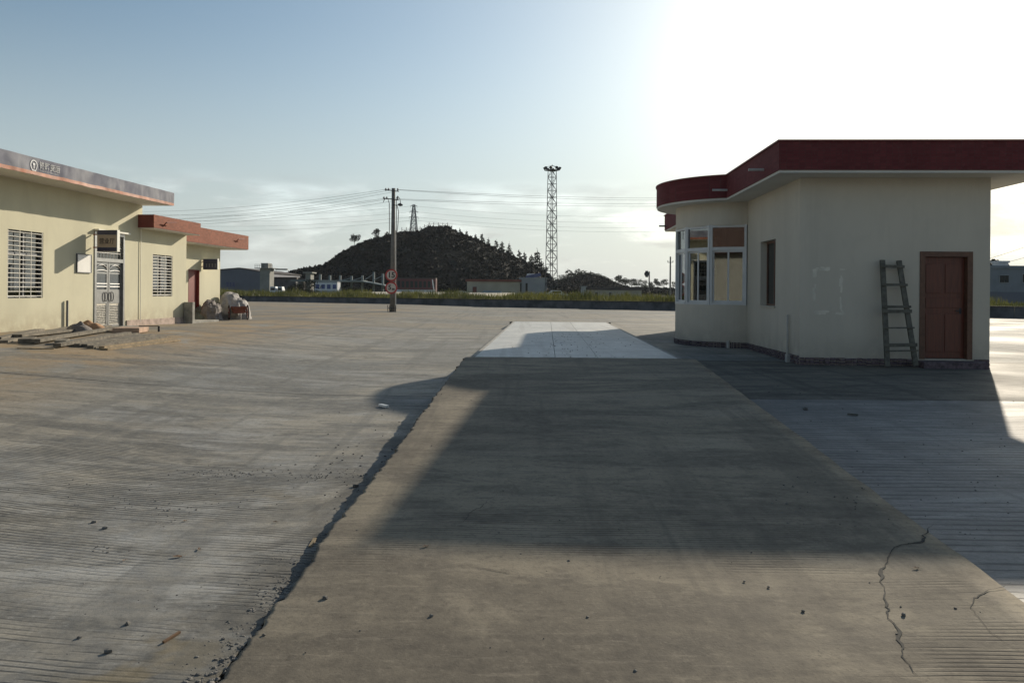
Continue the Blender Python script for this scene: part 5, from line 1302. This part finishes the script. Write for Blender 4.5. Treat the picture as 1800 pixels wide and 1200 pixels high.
for i, (z, yl_, yr_) in enumerate(((362, 370, 372), (372, 379, 383), (381, 388, 392), (387, 397, 400))):
    wire(U(727, z, Yp), U(180, yl_, 330), 3.0, .028, ORD[i] + ' high voltage line from the top running left of the pylon', gp_)
    wire(U(727, z, Yp), U(1300, yr_, 330), 3.0, .026, ORD[i] + ' high voltage line from the top running right of the pylon', gp_)
wire(U(1680, 470, 140), U(1900, 395, 140), .6, .03, 'upper thin wire in the sky right of the weighing room', gp_); wire(U(1680, 480, 140), U(1900, 420, 140), .6, .03, 'lower thin wire in the sky right of the weighing room', gp_)

# ---------------------------------------------------------------- debris
def stone_shape(r, seed, flat=.6):
    rs = random.Random(seed); vs = []; t = (1 + 5 ** .5) / 2
    for a in ((-1, t, 0), (1, t, 0), (-1, -t, 0), (1, -t, 0), (0, -1, t), (0, 1, t), (0, -1, -t), (0, 1, -t), (t, 0, -1), (t, 0, 1), (-t, 0, -1), (-t, 0, 1)):
        k = r / 1.9 * rs.uniform(.65, 1.2); vs.append((a[0] * k, a[1] * k * .9, a[2] * k * flat))
    fs = [(0, 11, 5), (0, 5, 1), (0, 1, 7), (0, 7, 10), (0, 10, 11), (1, 5, 9), (5, 11, 4), (11, 10, 2), (10, 7, 6), (7, 1, 8), (3, 9, 4), (3, 4, 2), (3, 2, 6), (3, 6, 8), (3, 8, 9), (4, 9, 5), (2, 4, 11), (6, 2, 10), (8, 6, 7), (9, 8, 1)]
    return vs, fs
def ground_at(x, y):
    c = deck_x(y) + .065
    if .3 < y < 12.88 and abs(x - c) < 1.9: return ramp_z(y)
    if 12.9 < y < 28.8 and abs(x - deck_x(y)) < 1.7: return .34
    return G(x, y)
def scatter(spots, name, label, cat):
    mb = MB()
    for (x, y, r) in spots:
        vs, fs = stone_shape(r, int(x * 1000) ^ int(y * 977), ru(.4, .7)); a = rnd() * 6.28; z = ground_at(x, y) + r * .15
        mb.add([(x + v[0] * math.cos(a) - v[1] * math.sin(a), y + v[0] * math.sin(a) + v[1] * math.cos(a), z + v[2]) for v in vs], fs)
    o = mb.build(name, M['pebble'], None, kind='stuff'); return tag(o, label, cat)
sp = []
def cluster(px, py, sx, sy, n, r0, r1):
    for _ in range(n):
        q = GP(px + random.gauss(0, sx), min(1230, py + random.gauss(0, sy)))
        if abs(q.x - deck_x(q.y) - .065) < 1.95 and q.y < 13: continue
        sp.append((q.x, q.y, ru(r0, r1)))
cluster(510, 970, 45, 14, 420, .002, .006); cluster(490, 1050, 25, 22, 260, .003, .009); cluster(440, 1130, 35, 20, 240, .003, .008); cluster(410, 1180, 40, 14, 160, .003, .008)
cluster(400, 832, 45, 4, 80, .004, .009); cluster(560, 835, 50, 6, 80, .003, .008); cluster(250, 1000, 180, 90, 120, .003, .008); cluster(300, 880, 160, 30, 90, .003, .008); cluster(620, 800, 60, 50, 60, .005, .013)
cluster(290, 900, 20, 12, 20, .008, .015); cluster(180, 960, 12, 6, 10, .008, .014)
scatter(sp, 'gravel', 'loose dark gravel scattered on the grooved yard left of the ramp', 'gravel')
sp2 = []
for _ in range(950):
    y = 3.1 + 5.5 * rnd() ** 1.5; x = deck_x(y) + .065 - 1.95 - abs(random.gauss(0, .075)) + .02; sp2.append((x, y, .003 + .013 * rnd() ** 3))
scatter(sp2, 'rubble', 'crumbs of broken concrete along the left foot of the ramp', 'rubble')
sp3 = []
for _ in range(170):
    y = ru(3, 12.5); c = deck_x(y); x = c + ru(-1.85, 1.85); sp3.append((x, y, ru(.003, .010)))
for _ in range(150):
    y = ru(13, 21); x = deck_x(y) + random.gauss(.1, .6); sp3.append((x, y, ru(.006, .018)))
scatter(sp3, 'gravel', 'small stones strewn over the ramp and the pale deck', 'gravel')
sp4 = []
for _ in range(160):
    q = GP(ru(1345, 1790), ru(690, 960)); sp4.append((q.x, q.y, ru(.003, .012)))
for _ in range(50):
    q = GP(ru(1200, 1740), ru(645, 700)); sp4.append((q.x, q.y, ru(.006, .02)))
scatter(sp4, 'gravel', 'sparse small stones on the shaded slabs before the weighing room', 'gravel')
def stone(px, py, r, label, on=None):
    q = GP(px, py) if on is None else RP(px, py); vs, fs = stone_shape(r, int(px), .75); o = MB(); o.add(vs, fs); ob = o.build('stone', M['pebble'], None); ob.location = (q.x, q.y, ground_at(q.x, q.y) + r * .35); return tag(ob, label, 'stone', 'single stones lying on the concrete')
for (px, py, r, lab, on) in ((165, 919, .022, 'dark stone on the grooved yard in the lower left', None), (184, 930, .020, 'flat dark stone just right of another on the lower left yard', None), (225, 1097, .018, 'round stone on the grooved yard near the bottom left', None), (139, 1122, .014, 'small round stone nearest the bottom left corner', None), (190, 1147, .018, 'brownish stone close to the bottom edge at left', None), (572, 1052, .018, 'dark stone with long shadow on the near left ramp', 1), (758, 1083, .012, 'small dark stone on the near ramp above the centre', 1), (1412, 1074, .011, 'round dark speck of stone on the sunlit ramp left of the crack', 1), (1588, 1081, .014, 'dark stone right beside the long crack', 1), (1415, 720, .04, 'dark lump on the pale slab right of the ramp', None), (625, 855, .025, 'dark clod in the shadow strip left of the ramp', None), (565, 970, .022, 'black clod at the broken left edge of the ramp', None)): stone(px, py, r, lab, on)
def stick(p, q, w, h, mat, name, label, cat, on=None):
    a = GP(*p) if on is None else RP(*p); b = GP(*q) if on is None else RP(*q); o = MB(); o.bar(Vector((0, 0, h / 2 + .003)), b - a + Vector((0, 0, h / 2 + .006)), w, h); ob = o.build(name, mat, None); ob.location = (a.x, a.y, ground_at(a.x, a.y)); return tag(ob, label, cat)
stick((287, 1131), (316, 1114), .012, .010, M['leafbrown'], 'stick', 'thin brown stick on the grooved yard near the bottom left', 'stick')
stick((545, 962), (554, 948), .022, .008, M['timber_warm'], 'wood_chip', 'bright splintered wood chip by the left foot of the ramp', 'wood chip')
stick((1490, 729), (1508, 731), .03, .02, M['ladder'], 'stick', 'short dark stick on the shaded pale slab', 'stick')
stick((668, 714), (681, 717), .05, .03, M['poster'], 'scrap', 'pale scrap on the yard left of the dark roof shadow', 'scrap')
def leaf(px, py, s, label, on=None, rz=0):
    q = GP(px, py) if on is None else RP(px, py); o = MB(); V = []
    for k in range(8):
        a = 2 * math.pi * k / 8; V.append((math.cos(a) * s, math.sin(a) * s * .45, .012 * abs(math.sin(a * 2 + 1))))
    V.append((0, 0, .006)); V.append((s * 1.5, .004, .012)); V.append((s * 1.5, -.004, .012))
    o.add(V, [(k, (k + 1) % 8, 8) for k in range(8)] + [(0, 9, 10)]); ob = o.build('dry_leaf', M['leafbrown'], None); ob.location = (q.x, q.y, ground_at(q.x, q.y) + .004); ob.rotation_euler = (0, .1, rz); return tag(ob, label, 'leaf', 'dry leaves on the concrete')
for (px, py, s, lab, on, rz) in ((312, 980, .030, 'largest curled brown leaf on the grooved yard', None, .3), (350, 967, .022, 'slim brown leaf just right of the largest leaf', None, 2.0), (218, 987, .014, 'small leaf left of the largest curled leaf', None, 1.2), (325, 917, .018, 'brown leaf on the yard above the largest leaf', None, .9), (484, 919, .018, 'reddish leaf nearest the ramp on the yard', None, 0), (748, 962, .022, 'brown leaf at the edge of the roof shadow on the ramp', 1, .6), (1610, 1000, .020, 'grey leaf on the sunlit ramp right of the crack', 1, .1)): leaf(px, py, s, lab, on, rz)
